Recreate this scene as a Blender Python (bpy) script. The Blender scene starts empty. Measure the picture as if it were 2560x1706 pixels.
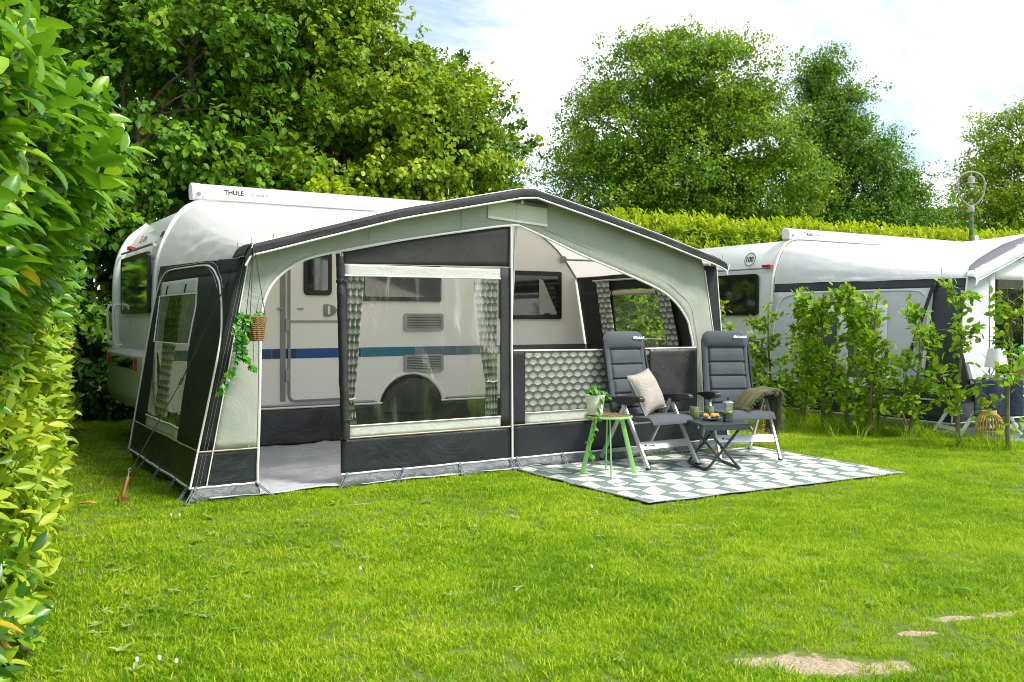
import bpy, math, random
import numpy as np
from mathutils import Vector, Matrix, noise as mnoise

random.seed(7)
RNG = np.random.default_rng(11)
PI = math.pi
scene = bpy.context.scene
col = scene.collection
R = math.radians

# ---------------------------------------------------------------- camera, sky, sun, exposure
YAW = R(32.15)
cam_d = bpy.data.cameras.new('camera')
cam_d.sensor_fit = 'HORIZONTAL'
cam_d.sensor_width = 36.0
cam_d.lens = 36.0 * 2307.0 / 2560.0
cam_d.shift_y = -53.0 / 2560.0
cam_d.clip_start = 0.05
cam_d.clip_end = 2000
cam = bpy.data.objects.new('camera', cam_d)
col.objects.link(cam)
cam.location = (0, 0, 1.4)
cam.rotation_euler = (R(90), 0, -YAW)
scene.camera = cam

SUN_EL, SUN_AZ = R(52), R(143)          # azimuth clockwise from +Y: the sun stands behind and right of the camera
sun_d = bpy.data.lights.new('sun', 'SUN')
sun_d.energy = 2.5
sun_d.angle = R(14)
sun_d.color = (1.0, 0.95, 0.86)
sun = bpy.data.objects.new('sun', sun_d)
col.objects.link(sun)
to_sun = Vector((math.sin(SUN_AZ) * math.cos(SUN_EL), math.cos(SUN_AZ) * math.cos(SUN_EL), math.sin(SUN_EL)))
sun.rotation_euler = to_sun.to_track_quat('Z', 'Y').to_euler()
sun.location = (0, 0, 30)

world = bpy.data.worlds.new('World')
scene.world = world
world.use_nodes = True
scene.view_settings.view_transform = 'Standard'
scene.view_settings.look = 'None'
scene.view_settings.exposure = 1.2
scene.view_settings.gamma = 1.0
scene.view_settings.use_curve_mapping = False
scene.cycles.use_denoising = True
scene.cycles.filter_width = 1.0
scene.cycles.max_bounces = 6
scene.cycles.transparent_max_bounces = 8
scene.cycles.sample_clamp_indirect = 6.0


# ---------------------------------------------------------------- node helpers
class NX:
    """a socket with arithmetic"""
    def __init__(s, nt, sock):
        s.nt, s.s = nt, sock

    def m(s, op, *a):
        n = s.nt.nodes.new('ShaderNodeMath')
        n.operation = op
        for i, x in enumerate((s,) + a):
            if isinstance(x, NX):
                s.nt.links.new(x.s, n.inputs[i])
            else:
                n.inputs[i].default_value = x
        return NX(s.nt, n.outputs[0])

    def __add__(s, o): return s.m('ADD', o)
    def __sub__(s, o): return s.m('SUBTRACT', o)
    def __mul__(s, o): return s.m('MULTIPLY', o)
    def __truediv__(s, o): return s.m('DIVIDE', o)
    def lt(s, o): return s.m('LESS_THAN', o)
    def gt(s, o): return s.m('GREATER_THAN', o)
    def fl(s): return s.m('FLOOR')
    def fr(s): return s.m('FRACT')
    def sq(s): return s.m('SQRT')


def new_mat(name):
    m = bpy.data.materials.new(name)
    m.use_nodes = True
    nt = m.node_tree
    nt.nodes.clear()
    out = nt.nodes.new('ShaderNodeOutputMaterial')
    return m, nt, out


def nd(nt, typ, **kw):
    n = nt.nodes.new(typ)
    for k, v in kw.items():
        if k.startswith('i_'):
            key = k[2:]
            key = int(key) if key.isdigit() else key.replace('_', ' ')
            n.inputs[key].default_value = v
        else:
            setattr(n, k, v)
    return n


def lk(nt, a, b):
    nt.links.new(a.s if isinstance(a, NX) else a, b)


def c4(c):
    return (c[0], c[1], c[2], 1.0)


def mixc(nt, fac, a, b, mode='MIX'):
    n = nt.nodes.new('ShaderNodeMix')
    n.data_type = 'RGBA'
    n.blend_type = mode
    for sock, x in ((n.inputs[0], fac), (n.inputs[6], a), (n.inputs[7], b)):
        if isinstance(x, NX): nt.links.new(x.s, sock)
        elif hasattr(x, 'is_output'): nt.links.new(x, sock)
        elif isinstance(x, (int, float)): sock.default_value = x
        else: sock.default_value = c4(x)
    return n.outputs[2]


def noise_f(nt, coord, scale, detail=3, rough=.55, dist=0.0):
    n = nd(nt, 'ShaderNodeTexNoise', i_Scale=scale, i_Detail=detail, i_Roughness=rough, i_Distortion=dist)
    if coord is not None: nt.links.new(coord, n.inputs['Vector'])
    return NX(nt, n.outputs[0])


def ramp(nt, fac, stops):
    n = nt.nodes.new('ShaderNodeValToRGB')
    el = n.color_ramp.elements
    while len(el) < len(stops): el.new(0.5)
    for e, (p, c) in zip(el, stops):
        e.position = p
        e.color = c4(c) if not isinstance(c, (int, float)) else (c, c, c, 1)
    lk(nt, fac, n.inputs[0])
    return n.outputs[0]


def pbr(name, color, rough=.6, metal=0., var=.12, vscale=4., bump=0., bscale=30., trans=0., tcol=None, spec=.5, coat=0., wrinkle=0., wscale=3., fleck=0.):
    m, nt, out = new_mat(name)
    tc = nd(nt, 'ShaderNodeTexCoord')
    v = noise_f(nt, tc.outputs['Object'], vscale, 4)
    dark = tuple(c * (1 - var) for c in color)
    light = tuple(min(1, c * (1 + var)) for c in color)
    cc = ramp(nt, v, [(.3, dark), (.7, light)])
    if fleck:
        f2 = noise_f(nt, tc.outputs['Object'], 420, 1)
        cc = mixc(nt, f2.m('MULTIPLY', fleck), cc, tuple(min(1, c * 2.5 + .05) for c in color))
    b = nd(nt, 'ShaderNodeBsdfPrincipled')
    lk(nt, cc, b.inputs['Base Color'])
    rr = noise_f(nt, tc.outputs['Object'], vscale * 2.3, 3)
    lk(nt, (rr * .25 + (rough - .12)).m('MAXIMUM', .03), b.inputs['Roughness'])
    b.inputs['Metallic'].default_value = metal
    b.inputs['Specular IOR Level'].default_value = spec
    if coat:
        b.inputs['Coat Weight'].default_value = coat
        b.inputs['Coat Roughness'].default_value = .08
    h = None
    if bump:
        h = noise_f(nt, tc.outputs['Object'], bscale, 3) * bump
    if wrinkle:
        w = noise_f(nt, tc.outputs['Object'], wscale, 4, .6, 1.2) * wrinkle
        h = w if h is None else h + w
    if h is not None:
        bn = nd(nt, 'ShaderNodeBump', i_Strength=1.0, i_Distance=.02)
        lk(nt, h, bn.inputs['Height'])
        lk(nt, bn.outputs[0], b.inputs['Normal'])
    sh = b.outputs[0]
    if trans:
        t = nd(nt, 'ShaderNodeBsdfTranslucent')
        t.inputs[0].default_value = c4(tcol or color)
        mx = nd(nt, 'ShaderNodeMixShader', i_0=trans)
        lk(nt, sh, mx.inputs[1]); lk(nt, t.outputs[0], mx.inputs[2])
        sh = mx.outputs[0]
    lk(nt, sh, out.inputs[0])
    return m


def leaf_mat(name, stops, trans=.4, rough=.45, tint=(.5, .75, .05), spec=.22, bump=0.):
    m, nt, out = new_mat(name)
    at = nd(nt, 'ShaderNodeAttribute', attribute_name='rnd')
    cc = ramp(nt, at.outputs['Fac'], stops)
    b = nd(nt, 'ShaderNodeBsdfPrincipled', i_Roughness=rough)
    b.inputs['Specular IOR Level'].default_value = spec
    lk(nt, cc, b.inputs['Base Color'])
    t = nd(nt, 'ShaderNodeBsdfTranslucent')
    lk(nt, mixc(nt, .5, cc, tint), t.inputs[0])
    mx = nd(nt, 'ShaderNodeMixShader', i_0=trans)
    lk(nt, b.outputs[0], mx.inputs[1]); lk(nt, t.outputs[0], mx.inputs[2])
    lk(nt, mx.outputs[0], out.inputs[0])
    return m


# ---------------------------------------------------------------- world: thin bright cloud with faint blue gaps
nt = world.node_tree
nt.nodes.clear()
wout = nd(nt, 'ShaderNodeOutputWorld')
sky = nd(nt, 'ShaderNodeTexSky', sky_type='NISHITA', sun_disc=False, sun_elevation=SUN_EL, sun_rotation=SUN_AZ, air_density=1.0, dust_density=.6)
tc = nd(nt, 'ShaderNodeTexCoord')
sep = nd(nt, 'ShaderNodeSeparateXYZ'); lk(nt, tc.outputs['Generated'], sep.inputs[0])
zz = NX(nt, sep.outputs[2]).m('MAXIMUM', 0.0) + .22
comb = nd(nt, 'ShaderNodeCombineXYZ')
lk(nt, NX(nt, sep.outputs[0]) / zz, comb.inputs[0]); lk(nt, (NX(nt, sep.outputs[1]) / zz) * 1.5, comb.inputs[1])
cn = noise_f(nt, comb.outputs[0], 1.15, 8, .62, .5)
cfac = ramp(nt, cn, [(.34, (.0,) * 3), (.47, (.42,) * 3), (.60, (1, 1, 1))])
cn2 = noise_f(nt, comb.outputs[0], 2.1, 6, .6, .3)
cloud_c = ramp(nt, cn2, [(.3, (.45, .48, .52)), (.58, (.97, .98, .99))])
bg1 = nd(nt, 'ShaderNodeBackground', i_Strength=.10)
lk(nt, sky.outputs[0], bg1.inputs[0])
bg2 = nd(nt, 'ShaderNodeBackground', i_Strength=.88)
lk(nt, cloud_c, bg2.inputs[0])
mx = nd(nt, 'ShaderNodeMixShader')
lk(nt, cfac, mx.inputs[0]); lk(nt, bg1.outputs[0], mx.inputs[1]); lk(nt, bg2.outputs[0], mx.inputs[2])
lk(nt, mx.outputs[0], wout.inputs[0])


# ---------------------------------------------------------------- mesh builder
def V(*a): return np.array(a, float)


class MB:
    def __init__(s):
        s.v, s.f, s.uv, s.mi = [], [], [], []

    def add(s, vs, fs, uv=None, mi=0):
        o = len(s.v)
        s.v += [tuple(map(float, p)) for p in vs]
        s.uv += [tuple(q) for q in uv] if uv is not None else [(0., 0.)] * len(vs)
        for f in fs:
            s.f.append(tuple(i + o for i in f)); s.mi.append(mi)
        return s

    def box(s, x0, x1, y0, y1, z0, z1, mi=0):
        vs = [(x, y, z) for z in (z0, z1) for y in (y0, y1) for x in (x0, x1)]
        return s.add(vs, [(0, 2, 3, 1), (4, 5, 7, 6), (0, 1, 5, 4), (2, 6, 7, 3), (0, 4, 6, 2), (1, 3, 7, 5)], mi=mi)

    def bar(s, p, q, w, h, up=(0, 0, 1), mi=0):
        p, q, up = V(*p), V(*q), V(*up)
        d = (q - p) / np.linalg.norm(q - p)
        a = np.cross(d, up); a /= np.linalg.norm(a)
        b = np.cross(a, d)
        vs = []
        c = .28
        prof = [(-1, -1 + c), (-1 + c, -1), (1 - c, -1), (1, -1 + c), (1, 1 - c), (1 - c, 1), (-1 + c, 1), (-1, 1 - c)]
        for e in (p, q):
            vs += [e + a * x * w / 2 + b * y * h / 2 for x, y in prof]
        fs = [(i, (i + 1) % 8, 8 + (i + 1) % 8, 8 + i) for i in range(8)] + [tuple(range(7, -1, -1)), tuple(range(8, 16))]
        return s.add(vs, fs, mi=mi)

    def tube(s, path, r, n=8, cap=True, closed=False, mi=0, squash=1.0):
        P = [V(*p) for p in path]
        k = len(P)
        rr = r if hasattr(r, '__len__') else [r] * k
        ups = None
        vs = []
        prev = None
        for i in range(k):
            if closed: t = P[(i + 1) % k] - P[i - 1]
            else: t = P[min(i + 1, k - 1)] - P[max(i - 1, 0)]
            L = np.linalg.norm(t)
            t = t / L if L > 1e-9 else V(0, 0, 1)
            if prev is None:
                a = np.cross(t, V(0, 0, 1) if abs(t[2]) < .9 else V(1, 0, 0))
            else:
                a = prev - t * (prev @ t)
            a /= np.linalg.norm(a) + 1e-12
            prev = a
            b = np.cross(t, a)
            for j in range(n):
                an = 2 * PI * j / n
                vs.append(P[i] + (a * math.cos(an) + b * math.sin(an) * squash) * rr[i])
        fs = []
        for i in range(k if closed else k - 1):
            for j in range(n):
                fs.append((i * n + j, i * n + (j + 1) % n, ((i + 1) % k) * n + (j + 1) % n, ((i + 1) % k) * n + j))
        if cap and not closed:
            fs.append(tuple(range(n - 1, -1, -1)))
            fs.append(tuple((k - 1) * n + j for j in range(n)))
        return s.add(vs, fs, mi=mi)

    def lathe(s, prof, n=24, c=(0, 0, 0), mi=0, phase=0.):
        vs, fs = [], []
        for r, z in prof:
            for j in range(n):
                a = 2 * PI * j / n + phase
                vs.append((c[0] + r * math.cos(a), c[1] + r * math.sin(a), c[2] + z))
        for i in range(len(prof) - 1):
            for j in range(n):
                fs.append((i * n + j, i * n + (j + 1) % n, (i + 1) * n + (j + 1) % n, (i + 1) * n + j))
        if prof[0][0] > 1e-4: fs.append(tuple(range(n - 1, -1, -1)))
        if prof[-1][0] > 1e-4: fs.append(tuple((len(prof) - 1) * n + j for j in range(n)))
        return s.add(vs, fs, mi=mi)

    def prism(s, poly, fn, d0, d1, mi=0):
        n = len(poly)
        vs = [fn(x, y, d0) for x, y in poly] + [fn(x, y, d1) for x, y in poly]
        fs = [tuple(range(n)), tuple(range(2 * n - 1, n - 1, -1))] + [(i, n + i, n + (i + 1) % n, (i + 1) % n) for i in range(n)]
        return s.add(vs, fs, mi=mi)

    def grid(s, fn, nu, nv, uvs=(1, 1), mi=0, flip=False):
        vs, uv, fs = [], [], []
        for j in range(nv + 1):
            for i in range(nu + 1):
                u, v = i / nu, j / nv
                vs.append(fn(u, v)); uv.append((u * uvs[0], v * uvs[1]))
        w = nu + 1
        for j in range(nv):
            for i in range(nu):
                q = (j * w + i, j * w + i + 1, (j + 1) * w + i + 1, (j + 1) * w + i)
                fs.append(q[::-1] if flip else q)
        return s.add(vs, fs, uv, mi)

    def build(s, name, mat, parent=None, smooth=True, solid=0, bevel=0, sub=0, angle=None):
        me = bpy.data.meshes.new(name)
        me.from_pydata(s.v, [], s.f)
        for m in (mat if isinstance(mat, (list, tuple)) else [mat]):
            me.materials.append(m)
        if any(s.mi): me.polygons.foreach_set('material_index', s.mi)
        if any(u != (0., 0.) for u in s.uv):
            ul = me.uv_layers.new(name='uv')
            li = np.empty(len(me.loops), np.int32); me.loops.foreach_get('vertex_index', li)
            ul.data.foreach_set('uv', np.array(s.uv)[li].astype(np.float32).ravel())
        if smooth:
            me.polygons.foreach_set('use_smooth', [True] * len(me.polygons))
            if angle is None: angle = 40
        me.update()
        if smooth and hasattr(me, 'set_sharp_from_angle'): me.set_sharp_from_angle(angle=R(angle))
        o = link(name, me, parent)
        if bevel:
            b = o.modifiers.new('bevel', 'BEVEL'); b.width = bevel; b.segments = 2; b.limit_method = 'ANGLE'; b.angle_limit = R(40)
        if sub:
            b = o.modifiers.new('subdivision', 'SUBSURF'); b.levels = sub; b.render_levels = sub
        if solid:
            b = o.modifiers.new('solidify', 'SOLIDIFY'); b.thickness = solid; b.offset = 0
        return o


WORLD_ROOT = {}


def link(name, data, parent=None):
    o = bpy.data.objects.new(name, data)
    col.objects.link(o)
    if parent is not None:
        o.parent = parent
        if parent.name in WORLD_ROOT:
            o.matrix_parent_inverse = Matrix.Translation(-Vector(WORLD_ROOT[parent.name]))
    return o


def tag(o, label, cat, group=None, kind=None):
    if label: o['label'] = label
    if cat: o['category'] = cat
    if group: o['group'] = group
    if kind: o['kind'] = kind
    return o


def thing(name, label, cat, loc=(0, 0, 0), rotz=0., group=None, world=False):
    """world=True: the parts are written in world coordinates"""
    o = bpy.data.objects.new(name, None)
    o.empty_display_size = .2
    col.objects.link(o)
    o.location = loc
    o.rotation_euler = (0, 0, rotz)
    if world: WORLD_ROOT[o.name] = tuple(loc)
    return tag(o, label, cat, group)


def dup(root, loc, rotz, label, group=None):
    def cp(o, par):
        c = o.copy(); col.objects.link(c); c.parent = par
        for ch in o.children: cp(ch, c)
        return c
    r = cp(root, None)
    r.location = loc; r.rotation_euler = (0, 0, rotz)
    r['label'] = label
    if group: r['group'] = group
    return r


def text_mesh(name, txt, size, mat, parent, origin, xdir, ydir, bold=0., squeeze=1.0):
    cu = bpy.data.curves.new(name, 'FONT')
    cu.body = txt; cu.size = size; cu.offset = bold; cu.resolution_u = 3
    tmp = bpy.data.objects.new('tmp', cu)
    col.objects.link(tmp)
    bpy.context.view_layer.update()
    me = bpy.data.meshes.new_from_object(tmp.evaluated_get(bpy.context.evaluated_depsgraph_get()))
    bpy.data.objects.remove(tmp)
    bpy.data.curves.remove(cu)
    x, y = Vector(xdir).normalized(), Vector(ydir).normalized()
    z = x.cross(y)
    M = Matrix(((x.x * squeeze, y.x, z.x, origin[0]), (x.y * squeeze, y.y, z.y, origin[1]), (x.z * squeeze, y.z, z.z, origin[2]), (0, 0, 0, 1)))
    me.transform(M)
    me.name = name
    me.materials.clear(); me.materials.append(mat)
    return link(name, me, parent)


def lerp(a, b, t): return a + (b - a) * t


def pl(pts, t):
    """point at parameter t of a polyline, by index"""
    k = t * (len(pts) - 1)
    i = min(int(k), len(pts) - 2)
    f = k - i
    return tuple(lerp(a, b, f) for a, b in zip(pts[i], pts[i + 1]))


def cr(pts, n):
    """catmull-rom resample"""
    P = [V(*p) for p in pts]
    P = [2 * P[0] - P[1]] + P + [2 * P[-1] - P[-2]]
    out = []
    m = len(pts) - 1
    for k in range(n + 1):
        t = k / n * m
        i = min(int(t), m - 1); f = t - i
        a, b, c, d = P[i], P[i + 1], P[i + 2], P[i + 3]
        out.append(.5 * ((2 * b) + (c - a) * f + (2 * a - 5 * b + 4 * c - d) * f * f + (3 * b - a - 3 * c + d) * f ** 3))
    return out


def nz(x, y, z=0.): return mnoise.noise(Vector((x, y, z)))


# ---------------------------------------------------------------- leaves
def tpl_simple(w=.6):
    v = V((0, 0, 0), (.5 * w, .42, .07), (0, 1, -.08), (-.5 * w, .42, .07)) if False else np.array([(0, 0, 0), (.5 * w, .42, .08), (0, 1, -.1), (-.5 * w, .42, .08)], float)
    return v, [(0, 1, 2), (0, 2, 3)]


def tpl_long(w=.38, rows=(0, .16, .42, .68, .9, 1), wid=(.06, .62, 1, .9, .42, .02), droop=.22, cup=.09):
    v, f = [], []
    for y, k in zip(rows, wid):
        z = -droop * y * y
        v += [(-.5 * w * k, y, z + cup * k), (0, y, z), (.5 * w * k, y, z + cup * k)]
    for i in range(len(rows) - 1):
        a = 3 * i
        f += [(a, a + 1, a + 4, a + 3), (a + 1, a + 2, a + 5, a + 4)]
    return np.array(v, float), f


def tpl_mid(w=.66):
    v = [(0, 0, 0), (.5 * w, .34, .07), (.40 * w, .68, .04), (0, 1, -.12), (-.40 * w, .68, .04), (-.5 * w, .34, .07)]
    return np.array(v, float), [(0, 1, 2, 3), (0, 3, 4, 5)]


def tpl_ivy():
    o = [(0, 0), (.16, -.1), (.42, .02), (.34, .26), (.52, .5), (.24, .58), (0, 1), (-.24, .58), (-.52, .5), (-.34, .26), (-.42, .02), (-.16, -.1)]
    v = [(0, .3, .05)] + [(x, y, -.12 * (abs(x) + .5 * y)) for x, y in o]
    return np.array(v, float), [(0, i + 1, (i + 1) % 12 + 1) for i in range(12)]


def leaf_mesh(name, tpl, pos, axis, nrm, size, mat, parent=None, rnd=None, smooth=True):
    tv, tf = tpl
    N = len(pos)
    pos, axis, nrm = (np.asarray(a, float) for a in (pos, axis, nrm))
    size = np.broadcast_to(np.asarray(size, float), (N,))
    y = axis / (np.linalg.norm(axis, axis=1, keepdims=True) + 1e-9)
    x = np.cross(y, nrm); x /= np.linalg.norm(x, axis=1, keepdims=True) + 1e-9
    z = np.cross(x, y)
    T = tv[None] * size[:, None, None]
    vs = pos[:, None] + T[..., 0:1] * x[:, None] + T[..., 1:2] * y[:, None] + T[..., 2:3] * z[:, None]
    k = len(tv)
    vs = vs.reshape(-1, 3)
    loops, sizes = [], []
    for f in tf:
        loops.append(len(f))
    tot = sum(loops)
    base = np.concatenate([np.array(f) for f in tf])
    li = (base[None] + (np.arange(N) * k)[:, None]).ravel()
    sz = np.tile(np.array(loops), N)
    st = np.concatenate([[0], np.cumsum(sz)[:-1]])
    me = bpy.data.meshes.new(name)
    me.vertices.add(len(vs)); me.vertices.foreach_set('co', vs.astype(np.float32).ravel())
    me.loops.add(len(li)); me.loops.foreach_set('vertex_index', li.astype(np.int32))
    me.polygons.add(len(sz)); me.polygons.foreach_set('loop_start', st.astype(np.int32))
    me.polygons.foreach_set('loop_total', sz.astype(np.int32))
    if smooth: me.polygons.foreach_set('use_smooth', np.ones(len(sz), bool))
    me.update(calc_edges=True)
    if rnd is None: rnd = RNG.random(N)
    a = me.attributes.new('rnd', 'FLOAT', 'FACE')
    a.data.foreach_set('value', np.repeat(np.clip(rnd, 0, 1), len(tf)).astype(np.float32))
    me.materials.append(mat)
    o = link(name, me, parent)
    if name in ('crown', 'leaves') and N > 300: o['kind'] = 'stuff'
    return o


def rand_dirs(n):
    d = RNG.normal(size=(n, 3))
    return d / np.linalg.norm(d, axis=1, keepdims=True)


def crown(lobes, n_bough, twigs, leaves, bough_r, twig_r, flat=.55, droop=.5, inner=.55):
    """leaf positions, axes, normals and a clump tone; lobes: (x,y,z,rx,ry,rz)"""
    L = np.array(lobes, float)
    area = (L[:, 3] * L[:, 4] + L[:, 3] * L[:, 5] + L[:, 4] * L[:, 5])
    pr = area / area.sum()
    cen, out = [], []
    while len(cen) < n_bough:
        i = RNG.choice(len(L), p=pr)
        d = rand_dirs(1)[0]
        r = inner + (1 - inner) * RNG.random() ** .55
        r *= 1 + .10 * RNG.normal()
        p = L[i, :3] + d * L[i, 3:] * r
        q = (p - L[:, :3]) / L[:, 3:]
        if (np.linalg.norm(q, axis=1) < .62).any(): continue
        cen.append(p); out.append(d / L[i, 3:] * L[i, 3:].mean())
    cen, out = np.array(cen), np.array(out)
    out /= np.linalg.norm(out, axis=1, keepdims=True)
    tone_b = RNG.random(n_bough)
    n2 = n_bough * twigs
    bi = np.repeat(np.arange(n_bough), twigs)
    off = RNG.normal(size=(n2, 3)) * bough_r * np.array([1, 1, flat])
    tw = cen[bi] + off + out[bi] * (RNG.random((n2, 1)) - .3) * bough_r
    n3 = n2 * leaves
    ti = np.repeat(np.arange(n2), leaves)
    tdir = out[bi] * .7 + RNG.normal(size=(n2, 3)) * .6 + np.array([0, 0, -.1])
    tdir /= np.linalg.norm(tdir, axis=1, keepdims=True)
    s = RNG.random((n3, 1)) * 2 - 1
    pos = tw[ti] + tdir[ti] * s * twig_r + RNG.normal(size=(n3, 3)) * twig_r * .28
    ax = tdir[ti] * .5 + rand_dirs(n3) * .8 + np.array([0, 0, -droop])
    nr = out[bi][ti] * .75 + rand_dirs(n3) * .40 + np.array([0, 0, .75])
    tone = .60 * RNG.random(n3) + .40 * tone_b[bi][ti]
    return pos, ax, nr, tone


def limb(mb, p, q, r0, r1, wob=.12, n=7):
    p, q = V(*p), V(*q)
    L = np.linalg.norm(q - p)
    pts, rr = [], []
    for i in range(n + 1):
        t = i / n
        w = RNG.normal(size=3) * wob * L * .25 * math.sin(PI * t)
        pts.append(p + (q - p) * t + w + V(0, 0, .08 * L * math.sin(PI * t)))
        rr.append(lerp(r0, r1, t))
    mb.tube(pts, rr, 7)
    return pts

# ---------------------------------------------------------------- materials
# fabric of the roof: pale outside, cream inside, lets light through
def roof_mat(name, outc, inc, trans):
    m, nt, out = new_mat(name)
    tc = nd(nt, 'ShaderNodeTexCoord')
    geo = nd(nt, 'ShaderNodeNewGeometry')
    v = noise_f(nt, tc.outputs['Object'], 2.2, 5, .6)
    a = ramp(nt, v, [(.3, tuple(c * .93 for c in outc)), (.7, outc)])
    cc = mixc(nt, NX(nt, geo.outputs['Backfacing']), a, inc)
    b = nd(nt, 'ShaderNodeBsdfPrincipled', i_Roughness=.62)
    lk(nt, cc, b.inputs['Base Color'])
    w = noise_f(nt, tc.outputs['Object'], 2.6, 5, .6, 1.4)
    f = noise_f(nt, tc.outputs['Object'], 300, 1)
    bn = nd(nt, 'ShaderNodeBump', i_Strength=.6, i_Distance=.02)
    lk(nt, w + f * .05, bn.inputs['Height']); lk(nt, bn.outputs[0], b.inputs['Normal'])
    t = nd(nt, 'ShaderNodeBsdfTranslucent'); t.inputs[0].default_value = c4((.86, .82, .74))
    mx = nd(nt, 'ShaderNodeMixShader', i_0=trans)
    lk(nt, b.outputs[0], mx.inputs[1]); lk(nt, t.outputs[0], mx.inputs[2]); lk(nt, mx.outputs[0], out.inputs[0])
    return m


M = {}
M['roof'] = roof_mat('roof_fabric', (.74, .75, .73), (.70, .65, .56), .42)
M['roof_n'] = roof_mat('roof_fabric_neighbour', (.76, .77, .77), (.62, .60, .56), .2)
M['grey_fab'] = pbr('grey_green_fabric', (.39, .415, .35), .75, var=.07, bump=.12, bscale=350, wrinkle=.8, wscale=2.2, trans=.12, tcol=(.5, .55, .42))
M['grey_strip'] = pbr('grey_green_vinyl', (.48, .505, .45), .5, var=.06, wrinkle=.8, wscale=4)
M['black_fab'] = pbr('black_fabric', (.010, .010, .0095), .72, var=.25, vscale=2.5, bump=.1, bscale=400, wrinkle=.9, wscale=2.4, fleck=.05)
M['char_fab'] = pbr('charcoal_fabric', (.024, .024, .025), .7, var=.2, bump=.1, bscale=400, wrinkle=.8, wscale=2.0)
M['pvc'] = pbr('dark_pvc', (.014, .017, .021), .42, var=.3, vscale=5, bump=.05, bscale=250, wrinkle=.7, wscale=3.2)
M['skirt_pvc'] = pbr('dark_skirt_pvc', (.024, .023, .024), .45, var=.2, vscale=3, wrinkle=1.2, wscale=2.4)
M['mud'] = pbr('grey_mud_flap', (.085, .10, .105), .5, var=.25, vscale=6, wrinkle=2.0, wscale=5)
M['white_pipe'] = pbr('white_piping', (.78, .79, .74), .5, var=.05)
M['tan_pipe'] = pbr('tan_piping', (.38, .33, .22), .6, var=.15)
M['strap'] = pbr('black_webbing', (.015, .015, .016), .6, var=.2)
M['rubber'] = pbr('grey_rubber', (.16, .18, .21), .5, var=.2)
M['steel'] = pbr('galvanised_pole', (.45, .47, .47), .4, metal=.8, var=.1)
M['alu'] = pbr('brushed_aluminium', (.66, .68, .66), .36, metal=.55, var=.06)
M['cara_white'] = pbr('caravan_white', (.74, .74, .70), .32, var=.03, vscale=1.2, bump=.05, bscale=160, coat=.3)
M['cara_side'] = pbr('hammered_sheet', (.79, .78, .73), .38, var=.03, vscale=1.5, bump=.10, bscale=190, coat=.15)
M['cara_grey'] = pbr('caravan_grey_moulding', (.50, .52, .50), .4, var=.05, coat=.2)
M['box_white'] = pbr('white_box', (.80, .81, .81), .3, var=.02, coat=.4)
M['seal'] = pbr('grey_seal', (.20, .21, .20), .5, var=.1)
M['glass'] = pbr('dark_window', (.012, .014, .013), .06, var=.3, coat=1.0, spec=.7)
M['frame_blk'] = pbr('black_frame', (.010, .010, .011), .35, var=.2)
M['vent_grey'] = pbr('vent_grey', (.30, .31, .30), .5, var=.08)
M['navy'] = pbr('navy_stripe', (.004, .045, .16), .35, var=.05)
M['navy_d'] = pbr('dark_navy_stripe', (.004, .022, .10), .35, var=.05)
M['blue'] = pbr('blue_stripe', (.006, .065, .25), .35, var=.05)
M['teal'] = pbr('teal_stripe', (.005, .14, .22), .35, var=.05)
M['slate'] = pbr('slate_stripe', (.10, .15, .18), .4, var=.06)
M['moss'] = pbr('grey_green_stripe', (.075, .10, .085), .4, var=.06)
M['red'] = pbr('red_lens', (.45, .02, .02), .25, var=.1, coat=.6)
M['orange'] = pbr('orange_logo', (.75, .12, .02), .4, var=.03)
M['ink'] = pbr('black_ink', (.012, .012, .014), .5, var=.05)
M['ink_grey'] = pbr('grey_ink', (.05, .05, .055), .5, var=.05)
M['white_ink'] = pbr('white_ink', (.8, .8, .8), .6, var=.03)
M['gsheet'] = None
M['copper'] = pbr('copper_spring', (.62, .26, .14), .35, metal=.7, var=.25, vscale=12)
M['wire_cu'] = pbr('copper_wire', (.55, .25, .10), .4, metal=.4, var=.2)
M['green_metal'] = pbr('green_painted_metal', (.22, .50, .14), .4, var=.04, coat=.2)
M['tab_dark'] = pbr('slate_metal', (.040, .055, .062), .38, var=.08, metal=.2)
M['tube_dark'] = pbr('dark_tube', (.035, .045, .05), .32, var=.08, metal=.3)
M['chair_fab'] = pbr('charcoal_mesh_fabric', (.066, .078, .088), .8, var=.10, bump=.3, bscale=420, fleck=.25)
M['arm'] = pbr('black_plastic', (.016, .019, .022), .45, var=.1)
M['pillow'] = pbr('taupe_corduroy', (.37, .33, .29), .9, var=.10, vscale=9, bump=.4, bscale=120, wrinkle=.8, wscale=9)
M['pillow_edge'] = pbr('grey_green_back', (.27, .30, .25), .9, var=.1)
M['throw'] = pbr('olive_throw', (.15, .15, .06), .95, var=.22, vscale=14, bump=.5, bscale=260)
M['mug'] = pbr('green_glaze', (.105, .15, .055), .3, var=.25, vscale=25, coat=.5)
M['plate'] = pbr('grey_plate', (.30, .34, .37), .35, var=.08, coat=.4)
M['muffin'] = pbr('muffin_top', (.72, .33, .06), .8, var=.35, vscale=60, bump=.5, bscale=90)
M['wrapper'] = pbr('muffin_wrapper', (.16, .045, .012), .7, var=.2)
M['moka_al'] = pbr('moka_silver', (.55, .58, .58), .28, metal=.85, var=.08)
M['moka_blk'] = pbr('moka_black', (.010, .010, .011), .22, var=.1, coat=.5)
M['moka_grn'] = pbr('moka_green_band', (.35, .45, .05), .35, metal=.4, var=.1)
M['rattan'] = pbr('rattan', (.20, .115, .045), .6, var=.6, vscale=55, bump=.9, bscale=110)
M['rope_brown'] = pbr('woven_rope', (.23, .125, .045), .65, var=.6, vscale=45, bump=.6, bscale=70)
M['pot_white'] = pbr('white_pot', (.78, .76, .66), .5, var=.03)
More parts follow.
